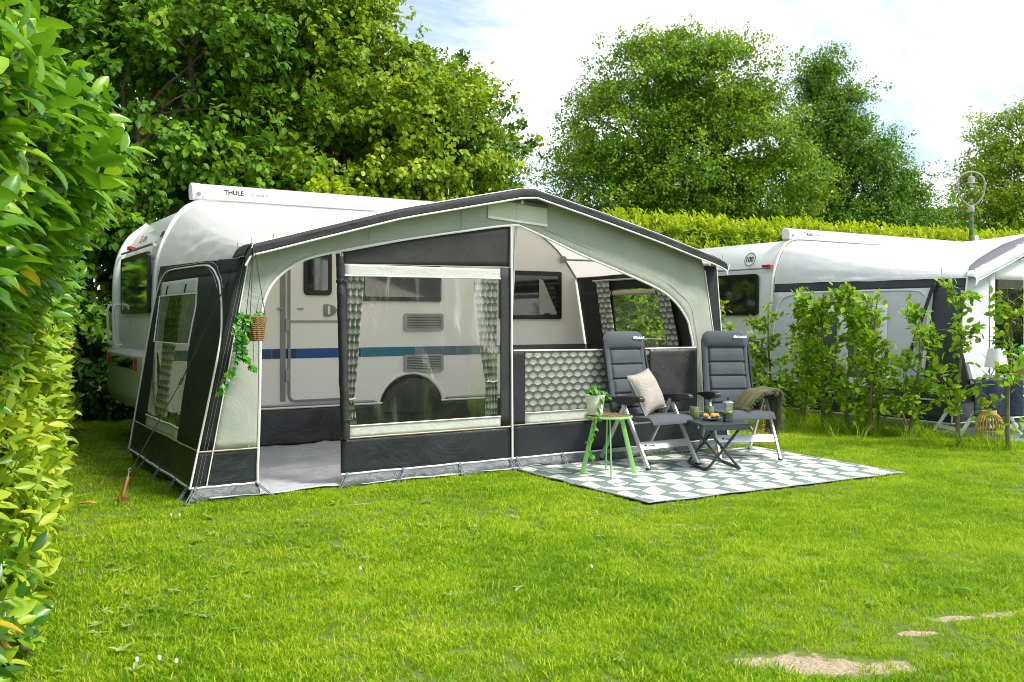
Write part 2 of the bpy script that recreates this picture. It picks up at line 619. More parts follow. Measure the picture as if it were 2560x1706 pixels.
M['soil'] = pbr('potting_soil', (.03, .02, .012), .95, var=.4, vscale=30)
M['bark'] = pbr('bark', (.10, .075, .05), .9, var=.4, vscale=14, bump=1.0, bscale=30)
M['stem'] = pbr('green_brown_stem', (.14, .12, .05), .8, var=.35, vscale=20)
M['vine'] = pbr('vine_stem', (.30, .27, .07), .7, var=.3)
M['bamboo'] = pbr('bamboo', (.58, .37, .12), .5, var=.25, vscale=14)
M['lamp_green'] = pbr('rusty_green_paint', (.02, .16, .085), .55, var=.4, vscale=5)
M['lamp_white'] = pbr('weathered_white_metal', (.33, .31, .27), .6, var=.25, vscale=9)
M['rust'] = pbr('rust', (.28, .12, .04), .85, var=.4, vscale=14)
M['white_plain'] = pbr('white_shade', (.8, .8, .78), .6, var=.02, trans=.2)
M['wood'] = pbr('wood', (.36, .20, .08), .6, var=.3, vscale=9)
M['blue_throw'] = pbr('navy_wool', (.022, .030, .065), .95, var=.7, vscale=60, bump=.8, bscale=160)
M['n_grey'] = pbr('neighbour_grey_fabric', (.56, .57, .59), .75, var=.08, bump=.1, bscale=300, wrinkle=.9, wscale=2.0)
M['n_dark'] = pbr('neighbour_dark_fabric', (.040, .042, .05), .7, var=.15, wrinkle=.6)
M['n_white'] = pbr('neighbour_white_strip', (.74, .76, .74), .5, var=.04)
M['n_deck'] = pbr('grey_groundsheet', (.20, .22, .24), .7, var=.2, vscale=8)


def vinyl_mat(name, gl=.10, dim=(.93, .95, .94), streak=.5, scale=6., rot=.5, fk=.9):
    m, nt, out = new_mat(name)
    tc = nd(nt, 'ShaderNodeTexCoord')
    mp = nd(nt, 'ShaderNodeMapping')
    mp.inputs['Rotation'].default_value = (0, rot, 0)
    mp.inputs['Scale'].default_value = (1.0, 1.0, .18)
    lk(nt, tc.outputs['Object'], mp.inputs[0])
    n1 = noise_f(nt, mp.outputs[0], scale, 4, .6, .6)
    bn = nd(nt, 'ShaderNodeBump', i_Strength=.9, i_Distance=.02)
    lk(nt, n1, bn.inputs['Height'])
    tr = nd(nt, 'ShaderNodeBsdfTransparent'); tr.inputs[0].default_value = c4(dim)
    g = nd(nt, 'ShaderNodeBsdfAnisotropic') if False else nd(nt, 'ShaderNodeBsdfGlossy')
    g.inputs['Roughness'].default_value = .06
    lk(nt, bn.outputs[0], g.inputs['Normal'])
    fr = nd(nt, 'ShaderNodeFresnel', i_IOR=1.35); lk(nt, bn.outputs[0], fr.inputs[1])
    fac = NX(nt, fr.outputs[0]) * fk + (n1.m('SUBTRACT', .55).m('MAXIMUM', 0.) * streak) + gl  # noise mask raises the gloss in streaks, painting in highlights of creased film
    mx = nd(nt, 'ShaderNodeMixShader')
    lk(nt, fac.m('MINIMUM', .8), mx.inputs[0]); lk(nt, tr.outputs[0], mx.inputs[1]); lk(nt, g.outputs[0], mx.inputs[2])
    lk(nt, mx.outputs[0], out.inputs[0])
    return m


M['vinyl'] = vinyl_mat('clear_vinyl', .012, (.995, .998, .995), 1.7, 5, fk=.6)
M['vinyl_side'] = vinyl_mat('clear_vinyl_side', .01, (.82, .84, .82), .35, 5, fk=.45)
M['net'] = vinyl_mat('dark_net', .0, (.16, .17, .16), .10, 5, fk=.25)
M['vinyl_right'] = vinyl_mat('clear_vinyl_right', .0, (.96, .97, .96), .03, 3, fk=.12)


def curtain_mat(name):
    """fan pattern of grey rings on off-white cloth; uv in scallops"""
    m, nt, out = new_mat(name)
    uvn = nd(nt, 'ShaderNodeUVMap', uv_map='uv')
    sp = nd(nt, 'ShaderNodeSeparateXYZ'); lk(nt, uvn.outputs[0], sp.inputs[0])
    u, v = NX(nt, sp.outputs[0]), NX(nt, sp.outputs[1])
    h, Rr = .62, .75
    j = (v / h).fl()
    fy = v - j * h
    par = j.m('MODULO', 2.0).m('ABSOLUTE') * .5
    dx0 = (u + par).fr() - .5
    dx1 = (u + par + .5).fr() - .5
    d0 = (dx0 * dx0 + fy * fy).sq() / Rr
    f1 = fy + h
    d1 = (dx1 * dx1 + f1 * f1).sq() / Rr
    in1 = d1.lt(1.0)
    d = d1 * in1 + d0 * (in1 * -1.0 + 1.0)
    ring = (d * 10.0).fr().gt(.55) * d.gt(.6)
    base = ramp(nt, d, [(.2, (.78, .80, .71)), (.62, (.52, .54, .46)), (1, (.15, .16, .14))])
    cc = mixc(nt, ring * .85, base, (.018, .019, .018))
    b = nd(nt, 'ShaderNodeBsdfPrincipled', i_Roughness=.8)
    lk(nt, cc, b.inputs['Base Color'])
    t = nd(nt, 'ShaderNodeBsdfTranslucent'); lk(nt, cc, t.inputs[0])
    mx = nd(nt, 'ShaderNodeMixShader', i_0=.25)
    lk(nt, b.outputs[0], mx.inputs[1]); lk(nt, t.outputs[0], mx.inputs[2]); lk(nt, mx.outputs[0], out.inputs[0])
    return m


M['curtain'] = curtain_mat('patterned_curtain')


def rug_mat():
    m, nt, out = new_mat('rug_weave')
    uvn = nd(nt, 'ShaderNodeUVMap', uv_map='uv')
    sp = nd(nt, 'ShaderNodeSeparateXYZ'); lk(nt, uvn.outputs[0], sp.inputs[0])
    u, v = NX(nt, sp.outputs[0]), NX(nt, sp.outputs[1])
    # staggered blocks whose rims zigzag, wide green bars on one side and thin ones below
    zig = ((u / .275).fr() - .5).m('ABSOLUTE')
    v2 = v + zig * .13
    rowh, cw = .245, .275
    j = (v2 / rowh).fl()
    fv = (v2 / rowh).fr()
    par = j.m('MODULO', 2.0).m('ABSOLUTE')
    u2 = u / cw + par * .5 + (fv - .5) * (par * -.30 + .15)
    k = u2.fl()
    fu = u2.fr()
    rnd = ((k * 12.9898 + j * 78.233).m('SINE') * 43758.5).fr()
    wide = rnd * .14 + .30
    white = fu.gt(wide) * fv.gt(rnd * .10 + .10)
    slash = ((fu * .7 + fv * 1.3 + rnd).fr().lt(.16)) * rnd.gt(.78)
    white = white * (slash * -1.0 + 1.0)
    mn = nd(nt, 'ShaderNodeTexCoord')
    n1 = noise_f(nt, mn.outputs['Object'], 3, 4)
    weave = ((u * 55. + v * 90.).fr().gt(.5))
    green = mixc(nt, weave * .35, (.13, .19, .16), (.28, .33, .30))
    wh = mixc(nt, n1, (.60, .61, .53), (.72, .73, .66))
    cc = mixc(nt, white, green, wh)
    edge = (u.lt(.03) + u.gt(2.84) + v.lt(.03) + v.gt(1.94)).m('MINIMUM', 1.0)
    cc = mixc(nt, edge, cc, (.27, .27, .33))
    b = nd(nt, 'ShaderNodeBsdfPrincipled', i_Roughness=.6)
    lk(nt, cc, b.inputs['Base Color'])
    bn = nd(nt, 'ShaderNodeBump', i_Strength=.35, i_Distance=.004)
    lk(nt, weave, bn.inputs['Height']); lk(nt, bn.outputs[0], b.inputs['Normal'])
    lk(nt, b.outputs[0], out.inputs[0])
    return m


M['rug'] = rug_mat()


def sheet_mat():
    m, nt, out = new_mat('silver_groundsheet')
    tc = nd(nt, 'ShaderNodeTexCoord')
    sp = nd(nt, 'ShaderNodeSeparateXYZ'); lk(nt, tc.outputs['Object'], sp.inputs[0])
    x, y = NX(nt, sp.outputs[0]), NX(nt, sp.outputs[1])
    w = ((x * 55.).fr().gt(.5) + (y * 40.).fr().gt(.5)) * .5
    n1 = noise_f(nt, tc.outputs['Object'], 3.5, 5, .6, 1.5)
    cc = mixc(nt, w, (.30, .31, .35), (.50, .51, .55))
    cc = mixc(nt, n1 * .4, cc, (.58, .59, .63))
    b = nd(nt, 'ShaderNodeBsdfPrincipled', i_Roughness=.45)
    lk(nt, cc, b.inputs['Base Color'])
    bn = nd(nt, 'ShaderNodeBump', i_Strength=.9, i_Distance=.03)
    lk(nt, n1 + w * .06, bn.inputs['Height']); lk(nt, bn.outputs[0], b.inputs['Normal'])
    lk(nt, b.outputs[0], out.inputs[0])
    return m


M['gsheet'] = sheet_mat()


BARE = [(2.98, 2.58, .25, .10, -.55, 3), (3.12, 2.40, .24, .09, -.5, 5), (4.06, 2.56, .15, .04, -.45, 8), (4.27, 2.48, .10, .04, -.5, 9), (4.44, 2.44, .09, .035, -.5, 12), (3.72, 2.53, .11, .035, -.45, 21), (4.3, 4.75, .09, .035, -.5, 17), (2.75, 6.55, .22, .05, -.1, 51), (3.3, 6.6, .2, .05, -.1, 52)]


def lawn_mat():
    m, nt, out = new_mat('lawn_ground')
    tc = nd(nt, 'ShaderNodeTexCoord')
    a = noise_f(nt, tc.outputs['Object'], .7, 5)
    b_ = noise_f(nt, tc.outputs['Object'], 26, 4, .7)
    cc = ramp(nt, a, [(.3, (.09, .17, .008)), (.55, (.15, .24, .012)), (.75, (.22, .26, .03))])
    cc = mixc(nt, b_ * .8, cc, (.07, .085, .015))
    sp = nd(nt, 'ShaderNodeSeparateXYZ'); lk(nt, tc.outputs['Object'], sp.inputs[0])
    X, Y = NX(nt, sp.outputs[0]), NX(nt, sp.outputs[1])
    wob = (noise_f(nt, tc.outputs['Object'], 7, 5, .65) - .5) * 2.8
    dmin = None
    for x, y, rx, ry, ro, sd in BARE:
        c_, s_ = math.cos(ro), math.sin(ro)
        p = ((X - x) * c_ + (Y - y) * s_) / rx
        q = ((Y - y) * c_ - (X - x) * s_) / ry
        d_ = (p * p + q * q).sq() + (.55 if sd > 30 else 0.)
        dmin = d_ if dmin is None else dmin.m('MINIMUM', d_)
    dd = dmin + wob
    grit = noise_f(nt, tc.outputs['Object'], 60, 4, .7)
    soilc = ramp(nt, grit, [(.3, (.20, .14, .08)), (.5, (.40, .31, .20)), (.7, (.55, .46, .34))])
    cc = mixc(nt, ramp(nt, dd, [(.75, 1.), (1.35, 0.)]), cc, soilc)
    b = nd(nt, 'ShaderNodeBsdfPrincipled', i_Roughness=.9)
    lk(nt, cc, b.inputs['Base Color'])
    bn = nd(nt, 'ShaderNodeBump', i_Strength=.8, i_Distance=.03)
    lk(nt, b_ + grit * .4, bn.inputs['Height']); lk(nt, bn.outputs[0], b.inputs['Normal'])
    lk(nt, b.outputs[0], out.inputs[0])
    return m


M['lawn'] = lawn_mat()
M['bare'] = pbr('sandy_soil', (.42, .33, .22), .95, var=.35, vscale=14, bump=1.2, bscale=45)


def grass_mat(name, c_lo, c_mid, c_hi, c_dry):
    m, nt, out = new_mat(name)
    geo = nd(nt, 'ShaderNodeNewGeometry')
    oi = nd(nt, 'ShaderNodeObjectInfo')
    n1 = noise_f(nt, geo.outputs['Position'], .85, 5, .62)
    n2 = noise_f(nt, geo.outputs['Position'], 2.9, 4, .6)
    at = nd(nt, 'ShaderNodeAttribute', attribute_name='rnd')
    f = n1 * .62 + n2 * .38 + (NX(nt, oi.outputs['Random']) - .5) * .10 + (NX(nt, at.outputs['Fac']) - .5) * .26
    cc = ramp(nt, f, [(.33, c_lo), (.46, c_mid), (.58, c_hi), (.78, c_dry)])
    dry = NX(nt, at.outputs['Fac']).gt(.90)
    cc = mixc(nt, dry * .7, cc, c_dry)
    b = nd(nt, 'ShaderNodeBsdfPrincipled', i_Roughness=.5)
    b.inputs['Specular IOR Level'].default_value = .18
    lk(nt, cc, b.inputs['Base Color'])
    t = nd(nt, 'ShaderNodeBsdfTranslucent'); lk(nt, mixc(nt, .4, cc, (.40, .62, .02)), t.inputs[0])
    mx = nd(nt, 'ShaderNodeMixShader', i_0=.42)
    lk(nt, b.outputs[0], mx.inputs[1]); lk(nt, t.outputs[0], mx.inputs[2]); lk(nt, mx.outputs[0], out.inputs[0])
    return m


M['grass'] = grass_mat('grass_blade', (.10, .255, .004), (.24, .43, .005), (.41, .56, .008), (.58, .57, .10))
M['weed'] = leaf_mat('weed_leaf', [(.0, (.14, .30, .03)), (.6, (.26, .40, .08)), (1, (.42, .50, .20))], .3, .5)

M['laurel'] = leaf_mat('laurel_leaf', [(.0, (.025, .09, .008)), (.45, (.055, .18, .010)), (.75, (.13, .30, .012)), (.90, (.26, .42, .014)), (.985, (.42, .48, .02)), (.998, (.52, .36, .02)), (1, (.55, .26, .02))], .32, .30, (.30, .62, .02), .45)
M['laurel_low'] = leaf_mat('laurel_leaf_lime', [(.0, (.07, .18, .008)), (.35, (.17, .31, .010)), (.75, (.31, .44, .014)), (.97, (.46, .50, .02)), (1, (.50, .36, .02))], .3, .4, (.40, .55, .03), .4)  # yellow-lime leaf colour of the lower hedge
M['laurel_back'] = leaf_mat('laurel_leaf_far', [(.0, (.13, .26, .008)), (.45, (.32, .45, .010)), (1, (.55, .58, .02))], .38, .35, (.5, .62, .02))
M['hazel'] = leaf_mat('hazel_leaf', [(.0, (.028, .10, .006)), (.5, (.08, .21, .008)), (.82, (.18, .34, .010)), (1, (.34, .46, .014))], .36, .45, (.30, .48, .02))
M['dogwood'] = leaf_mat('dogwood_leaf', [(.0, (.06, .15, .008)), (.45, (.17, .30, .009)), (.8, (.34, .44, .012)), (1, (.50, .52, .03))], .4, .42, (.38, .52, .02))
M['maple'] = leaf_mat('maple_leaf', [(.0, (.025, .085, .010)), (.6, (.07, .17, .014)), (1, (.20, .30, .03))], .32, .42, (.25, .42, .03))
M['linden'] = leaf_mat('linden_leaf', [(.0, (.045, .14, .006)), (.5, (.12, .27, .008)), (.8, (.27, .40, .012)), (1, (.46, .50, .03))], .36, .4, (.32, .45, .03))
M['linden_d'] = leaf_mat('linden_leaf_dark', [(.0, (.03, .11, .008)), (.55, (.085, .21, .010)), (.85, (.18, .31, .014)), (1, (.34, .40, .03))], .34, .45, (.25, .42, .03))
M['linden_y'] = leaf_mat('linden_leaf_yellow', [(.0, (.08, .18, .008)), (.5, (.21, .35, .010)), (1, (.44, .52, .03))], .38, .42, (.42, .48, .02))
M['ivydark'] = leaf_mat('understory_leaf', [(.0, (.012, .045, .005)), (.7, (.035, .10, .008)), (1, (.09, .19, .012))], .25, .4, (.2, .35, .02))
M['beech'] = leaf_mat('beech_leaf', [(.0, (.08, .21, .008)), (.5, (.18, .36, .010)), (.88, (.31, .48, .014)), (1, (.42, .42, .03))], .42, .4, (.36, .55, .02))
M['ivy'] = leaf_mat('ivy_leaf', [(.0, (.015, .085, .02)), (.5, (.05, .22, .02)), (1, (.16, .38, .03))], .3, .3, (.25, .5, .03))
M['dryleaf'] = pbr('dry_leaf', (.52, .22, .07), .7, var=.35, vscale=20)

# ---------------------------------------------------------------- ground
mb = MB()
mb.grid(lambda u, v: ((u - .5) * 400 + 5, (v - .5) * 400 + 20, 0), 4, 4)
tag(mb.build('lawn', M['lawn'], smooth=False), 'mown green lawn in front of the awning', 'lawn', kind='structure')


def blob(cx, cy, rx, ry, rot, n=40, seed=0, wob=.35):
    pts = []
    for i in range(n):
        a = 2 * PI * i / n
        k = 1 + wob * nz(math.cos(a) * 1.5 + seed, math.sin(a) * 1.5, seed * 3.1) * 2 + .28 * nz(math.cos(a) * 4 + seed, math.sin(a) * 4, 2.) + .15 * nz(math.cos(a) * 9 + seed, math.sin(a) * 9, 2.)
        x, y = rx * k * math.cos(a), ry * k * math.sin(a)
        pts.append((cx + x * math.cos(rot) - y * math.sin(rot), cy + x * math.sin(rot) + y * math.cos(rot)))
    return pts



# ---------------------------------------------------------------- caravan
PROFILE = [(2.10, .44), (1.98, .50), (1.95, .62), (1.94, 1.1), (1.945, 1.6), (1.96, 1.89), (1.98, 2.06), (2.04, 2.24), (2.13, 2.41), (2.23, 2.54), (2.32, 2.60), (2.40, 2.64), (2.6, 2.665), (3.2, 2.67), (5.6, 2.67), (6.1, 2.65), (6.3, 2.62), (6.56, 2.56), (6.88, 2.39), (7.15, 2.13), (7.35, 1.84), (7.45, 1.57), (7.52, 1.08), (7.50, .62), (7.40, .46)]


def rrect(x0, x1, z0, z1, r, n=5):
    pts = []
    for cx, cz, a0 in ((x1 - r, z0 + r, -PI / 2), (x1 - r, z1 - r, 0), (x0 + r, z1 - r, PI / 2), (x0 + r, z0 + r, PI)):
        for k in range(n + 1):
            a = a0 + PI / 2 * k / n
            pts.append((cx + r * math.cos(a), cz + r * math.sin(a)))
    return pts


def ring_prism(mb, outer, inner, fn, d0, d1):
    n = len(outer)
    vs = [fn(x, z, d) for d in (d0, d1) for P in (outer, inner) for x, z in P]
    fs = []
    for i in range(n):
        k = (i + 1) % n
        fs += [(i, k, n + k, n + i), (2 * n + i, 3 * n + i, 3 * n + k, 2 * n + k), (i, 2 * n + i, 2 * n + k, k), (n + i, n + k, 3 * n + k, 3 * n + i)]
    mb.add(vs, fs)


def make_caravan(dx, dy, label, near):
    Y0, Y1 = 9.95 + dy, 12.25 + dy
    root = thing('caravan', label, 'caravan', (4.7 + dx, 11.1 + dy, 0), world=True)
    P = [(x + dx, z) for x, z in PROFILE]
    n = len(P)
    # body: skin round the profile, with a rounded far edge
    mb = MB()
    lev = [(Y0, 0.), (Y0 + .02, 0.), (Y1 - .10, 0.), (Y1 - .03, -.04), (Y1, -.12)]
    cx, cz = 4.7 + dx, 1.5
    for y, k in lev:
        mb.v += [(x + (k if x < cx - 2 else -k if x > cx + 2 else 0) * -1, y, z + (k if z > 2.3 else 0)) for x, z in P]
    mb.uv = [(0., 0.)] * len(mb.v)
    for a in range(len(lev) - 1):
        for i in range(n):
            k = (i + 1) % n
            mb.f.append((a * n + i, a * n + k, (a + 1) * n + k, (a + 1) * n + i)); mb.mi.append(0)
    mb.f.append(tuple((len(lev) - 1) * n + i for i in range(n))); mb.mi.append(0)
    mb.f.append(tuple(range(n - 1, -1, -1))); mb.mi.append(1)
    mb.build('body', [M['cara_white'], M['cara_side']], root)
    # chassis under the floor
    MB().box(2.4 + dx, 7.2 + dx, Y0 + .25, Y1 - .2, .30, .46).build('chassis', M['frame_blk'], root, smooth=False)
    for yy in (Y0 + .17, Y1 - .17):
        w = MB()
        w.lathe([(.0, -.09), (.20, -.09), (.30, -.085), (.325, -.05), (.325, .05), (.30, .085), (.2, .09), (0, .09)], 28)
        w.v = [(4.83 + dx + a, yy + c, .325 + b) for a, b, c in w.v]
        wh = w.build('wheel', M['arm'], root)
        w = MB()
        w.lathe([(.0, -.095), (.10, -.10), (.19, -.093), (.195, .0)], 24)
        w.v = [(4.83 + dx + a, yy + c, .325 + b) for a, b, c in w.v]
        w.build('rim', M['alu'], wh)
    # awning rail along the profile edge
    rail = cr([(x + (-.012 if x < 3 + dx else .012 if x > 6.3 + dx else 0), Y0 - .012, z + (.012 if z > 2.4 else 0)) for x, z in P[1:-1]], 80)
    k_ = 46
    MB().tube(rail[:k_ + 1], .022, 8).build('awning_rail', M['cara_white'], root)
    MB().tube(rail[k_:], .018, 8).build('awning_rail', M['seal'] if near else M['cara_white'], root)
    # roof awning cassette
    box = [(-.06, 2.665), (-.075, 2.70), (-.075, 2.77), (-.05, 2.815), (.02, 2.835), (.07, 2.82), (.09, 2.76), (.07, 2.67)]
    b = MB()
    b.prism(box, lambda a, z, d: (d, Y0 + .02 + a, z), 2.40 + dx, 7.0 + dx)
    cas = b.build('awning_cassette', M['box_white'], root, bevel=.006)
    capp = [(a * 1.06, 2.75 + (z - 2.75) * 1.07) for a, z in box]
    b = MB(); b.prism(capp, lambda a, z, d: (d, Y0 + .02 + a, z), 2.29 + dx, 2.398 + dx)
    b.build('end_cap', M['box_white'], cas, bevel=.012)
    b = MB(); b.lathe([(0, 0), (.020, 0), (.022, .01), (0, .012)], 14)
    b.v = [(2.355 + dx + x, Y0 - .062 - z, 2.715 + y) for x, y, z in b.v]
    b.build('crank_socket', M['seal'], cas)
    text_mesh('lettering', 'THULE', .068, M['ink'], cas, (2.62 + dx, Y0 - .0575, 2.728), (1, 0, 0), (0, 0, 1), bold=.0022)
    text_mesh('lettering', 'Omnistor', .050, M['ink_grey'], cas, (2.90 + dx, Y0 - .0575, 2.728), (1, 0, 0), (0, 0, 1))
    # rear face
    xr = 1.945 + dx
    def rear(y, z, d): return (xr - d, y, z)
    b = MB(); b.prism(rrect(Y0 + .27, Y1 - .43, 1.49, 2.10, .05), rear, .0, .032)
    win = b.build('rear_window', M['glass'], root, bevel=.01)
    b = MB(); ring_prism(b, rrect(Y0 + .25, Y1 - .41, 1.47, 2.12, .06), rrect(Y0 + .30, Y1 - .46, 1.52, 2.07, .04), rear, .0, .036)
    b.build('frame', M['frame_blk'], win)
    b = MB(); b.tube([(xr - .012 + .03, y, 2.20) for y in (Y0 + .02, Y0 + 1.1, Y1 - .18)], .014, 6); b.build('trim_groove', M['seal'], root)
    for s in ((Y1 - .11,) if near else (Y1 - .11,)):
        b = MB(); b.tube(cr([(xr - .03, s, .95), (xr - .03, s, 1.6), (xr - .005, s, 2.05), (xr + .12, s, 2.36), (xr + .34, s, 2.56)], 24), .055, 10)
        b.build('corner_moulding', M['cara_white'], root)
    for yy in (Y1 - .30, Y0 + .16) if near else (Y1 - .3, Y0 + .10):
        if near and yy < Y0 + 1: continue
        b = MB(); b.box(xr - .012, xr + .055, yy - .085 - (.48 if near else 0), yy + .085 - (.48 if near else 0), 2.215, 2.255)
        b.build('marker_light', M['red'], root, bevel=.006)
    # bumper
    bp = [(.02, 1.07), (-.12, 1.05), (-.16, 1.02), (-.16, .84), (-.145, .80), (-.16, .62), (-.13, .50), (-.04, .42), (.12, .42)]
    b = MB()
    ys = [Y0 + .0, Y0 + .06, Y1 - .25, Y1 - .12, Y1 - .05]
    sc = [.85, 1, 1, .9, .45]
    for y, k in zip(ys, sc): b.v += [(xr + a * k, y, z) for a, z in bp]
    b.uv = [(0., 0.)] * len(b.v)
    m_ = len(bp)
    for a in range(len(ys) - 1):
        for i in range(m_ - 1):
            b.f.append((a * m_ + i, (a + 1) * m_ + i, (a + 1) * m_ + i + 1, a * m_ + i + 1)); b.mi.append(0)
    b.f.append(tuple(range(m_))); b.f.append(tuple((len(ys) - 1) * m_ + i for i in range(m_ - 1, -1, -1))); b.mi += [0, 0]
    bum = b.build('bumper', M['cara_grey'], root)
    b = MB(); b.box(xr - .168, xr - .150, Y0 + .35, Y1 - .60, .88, 1.00); b.build('light_bar', M['glass'], bum, bevel=.004)
    for yy, w in ((Y1 - .45, .07), (Y0 + .2, .07)):
        b = MB(); b.box(xr - .170, xr - .140, yy - w, yy + w, .875, 1.005); b.build('tail_light', M['red'], bum, bevel=.006)
    # grab rails on the rear corners
    for yy in ((Y1 + .02, Y1 - .42) if near else (Y1 + .02,)):
        b = MB(); b.tube(cr([(xr - .02, yy, 1.10), (xr - .10, yy, 1.12), (xr - .11, yy, 1.3), (xr - .11, yy, 1.55), (xr - .02, yy, 1.58)], 18), .016, 7)
        b.build('grab_rail', M['cara_white'], root)
    # side wall fittings
    def side(x, z, d): return (x + dx, Y0 - d, z)
    for x0, x1, mat in ((2.1, 3.15, 'navy'), (3.15, 3.42, 'navy_d'), (3.42, 4.20, 'blue'), (4.20, 4.89, 'teal'), (4.89, 6.15, 'slate'), (6.15, 7.50, 'moss')):
        b = MB(); b.prism(rrect(x0 + .002, x1 - .002, .972, 1.08, .004, 1), side, .001, .004)
        b.build('stripe', M[mat], root, smooth=False)
    if not near:
        return root
    text_mesh('lettering', 'ADRIA', .10, M['ink'], root, (xr + .108, Y1 - .95, 2.295), (0, -1, 0), (.39, 0, .92), bold=.003, squeeze=.8)
    b = MB(); b.prism(rrect(-.05, .05, -.045, .045, .012), lambda a, z, d: (xr + .122 - d + z * .42, Y1 - .87 + a, 2.335 + z), 0, .006)
    lg = b.build('logo', M['orange'], root)
    b = MB(); ring_prism(b, rrect(-.026, .026, -.022, .022, .008), rrect(-.012, .012, -.010, .010, .006), lambda a, z, d: (xr + .122 - d + z * .42, Y1 - .87 + a, 2.335 + z), .0062, .0075)
    b.build('logo_ring', M['white_ink'], lg)
    b = MB(); b.prism(rrect(-.07, .07, -.03, .03, .006), lambda a, z, d: (xr + .105 - d + z * .42, Y0 + .20 + a, 2.30 + z), 0, .004); b.build('sticker', M['ink_grey'], root)
    # number plate lamp catch on the rail
    b = MB(); b.tube([(1.93, Y0 - .02, 2.17), (1.93, Y0 + .06, 2.18)], .02, 8); b.build('rail_catch', M['alu'], root)
    # door
    b = MB(); b.prism(rrect(3.34, 3.975, .50, 2.32, .07), side, .001, .014)
    door = b.build('door', M['cara_side'], root, bevel=.003)
    b = MB(); ring_prism(b, rrect(3.325, 3.99, .485, 2.335, .085), rrect(3.352, 3.963, .512, 2.308, .06), side, .001, .022)
    b.build('door_seal', M['seal'], door)
    b = MB(); b.prism(rrect(3.24, 3.30, .50, 2.32, .01), side, .001, .010); b.build('hinge_strip', M['seal'], door, smooth=False)
    for x0, x1, mat in ((3.353, 3.42, 'navy_d'), (3.421, 3.962, 'blue')):
        b = MB(); b.prism(rrect(x0, x1, .972, 1.08, .003, 1), side, .0142, .0165); b.build('door_stripe', M[mat], door, smooth=False)
    for z in (.72, 1.28, 1.95):
        b = MB(); b.prism(rrect(3.296, 3.33, z, z + .13, .01), side, .001, .026); b.build('hinge', M['vent_grey'], door)
    b = MB(); b.prism(rrect(3.352, 3.963, 1.365, 1.395, .004, 1), side, .0142, .018); b.build('split_line', M['vent_grey'], door, smooth=False)
    b = MB(); b.prism(rrect(3.50, 3.83, 1.675, 2.22, .05), side, .0145, .034); dw = b.build('door_window', M['frame_blk'], door, bevel=.006)
    b = MB(); b.prism(rrect(3.55, 3.78, 1.73, 2.17, .02), side, .0345, .0365); b.build('pane', M['glass'], dw)
    b = MB(); b.prism([(3.735, 1.44), (3.735, 1.575), (3.80, 1.575), (3.86, 1.555), (3.895, 1.51), (3.86, 1.46), (3.80, 1.44)], side, .0145, .032)
    hd = b.build('door_handle', M['seal'], door, bevel=.004)
    b = MB(); b.prism(rrect(3.775, 3.805, 1.46, 1.56, .01), side, .0325, .042); b.build('latch', M['alu'], hd)
    for x in (3.20, 3.43):
        b = MB(); b.prism(rrect(x, x + .07, 1.515, 1.533, .008), side, .012, .028); b.build('hook', M['vent_grey'], root)
    # side windows
    for x0, x1, z0, z1 in ((4.18, 5.23, 1.62, 2.05), (6.05, 7.01, 1.41, 2.03)):
        b = MB(); b.prism(rrect(x0, x1, z0, z1, .025), side, .001, .030); w = b.build('window', M['frame_blk'], root, bevel=.006)
        b = MB(); b.prism(rrect(x0 + .05, x1 - .06, z0 + .05, z1 - .06, .03), side, .0305, .033); b.build('pane', M['glass'], w)
        if x0 > 6:
            g = MB(); g.prism([(x1 - .36, z0 + .06), (x1 - .36, z1 - .10), (x1 - .30, z1 - .12), (x1 - .09, z0 + .09), (x1 - .09, z0 + .06)], side, .0332, .0338); g.build('inner_curtain', M['vent_grey'], w)
            g = MB(); g.box(x1 - .075, x1 - .06, Y0 - .05, Y0 - .033, z0 + .22, z0 + .30); g.build('stay', M['arm'], w)
            g = MB(); g.box(x1 - .28, x1 - .20, Y0 - .05, Y0 - .033, z0 + .05, z0 + .075); g.build('stay', M['arm'], w)
    # fridge vents with slats
    for z0, z1 in ((1.27, 1.475), (.775, .985)):
        b = MB(); ring_prism(b, rrect(4.735, 5.255, z0, z1, .03), rrect(4.765, 5.225, z0 + .025, z1 - .025, .015), side, .004, .030)
        v_ = b.build('vent', M['vent_grey'], root)
        MB().box(4.76, 5.23, Y0 - .008, Y0 - .0045, z0 + .02, z1 - .02).build('backing', M['frame_blk'], v_, smooth=False)
        for k in range(8):
            zz_ = z0 + .034 + k * (z1 - z0 - .05) / 8
            b = MB(); b.bar((4.765, Y0 - .020, zz_), (5.225, Y0 - .020, zz_), .022, .008, (0, -.6, 1)); b.build('slat', M['vent_grey'], v_)
    # wheel arch rim, sill
    arch = [(4.83 + .44 * math.cos(a), .33 + .44 * math.sin(a)) for a in np.linspace(.12, PI - .12, 24)]
    b = MB(); b.prism(arch + [(4.38, .30), (5.28, .30)], side, .002, .008); b.build('wheel_arch', M['frame_blk'], root)
    b = MB(); b.tube([(x, Y0 - .012, z) for x, z in arch], .02, 6); b.build('wheel_arch_rim', M['cara_white'], root)
    for x0, x1 in ((2.2, 4.36), (5.32, 7.3)):
        b = MB(); b.tube([(x0, Y0 - .006, .455), (x1, Y0 - .006, .455)], .016, 6); b.build('sill', M['vent_grey'], root)
    # dark draught skirt hanging to the ground sheet
    def dsk(u, v):
        x = lerp(2.15, 7.4, u)
        z = lerp(.015, .425, v)
        return (x, Y0 - .03 - .05 * (1 - v) + .025 * nz(x * 3, z * 2.5) * (1 - v * .6) + .012 * nz(x * 9, z * 5, 3), z)
    b = MB(); b.grid(dsk, 120, 10); sk = b.build('draught_skirt', M['skirt_pvc'], root, solid=.003)
    b = MB(); b.tube([(2.15, Y0 - .032, .43), (7.4, Y0 - .032, .43)], .012, 6); b.build('piping', M['white_pipe'], sk)
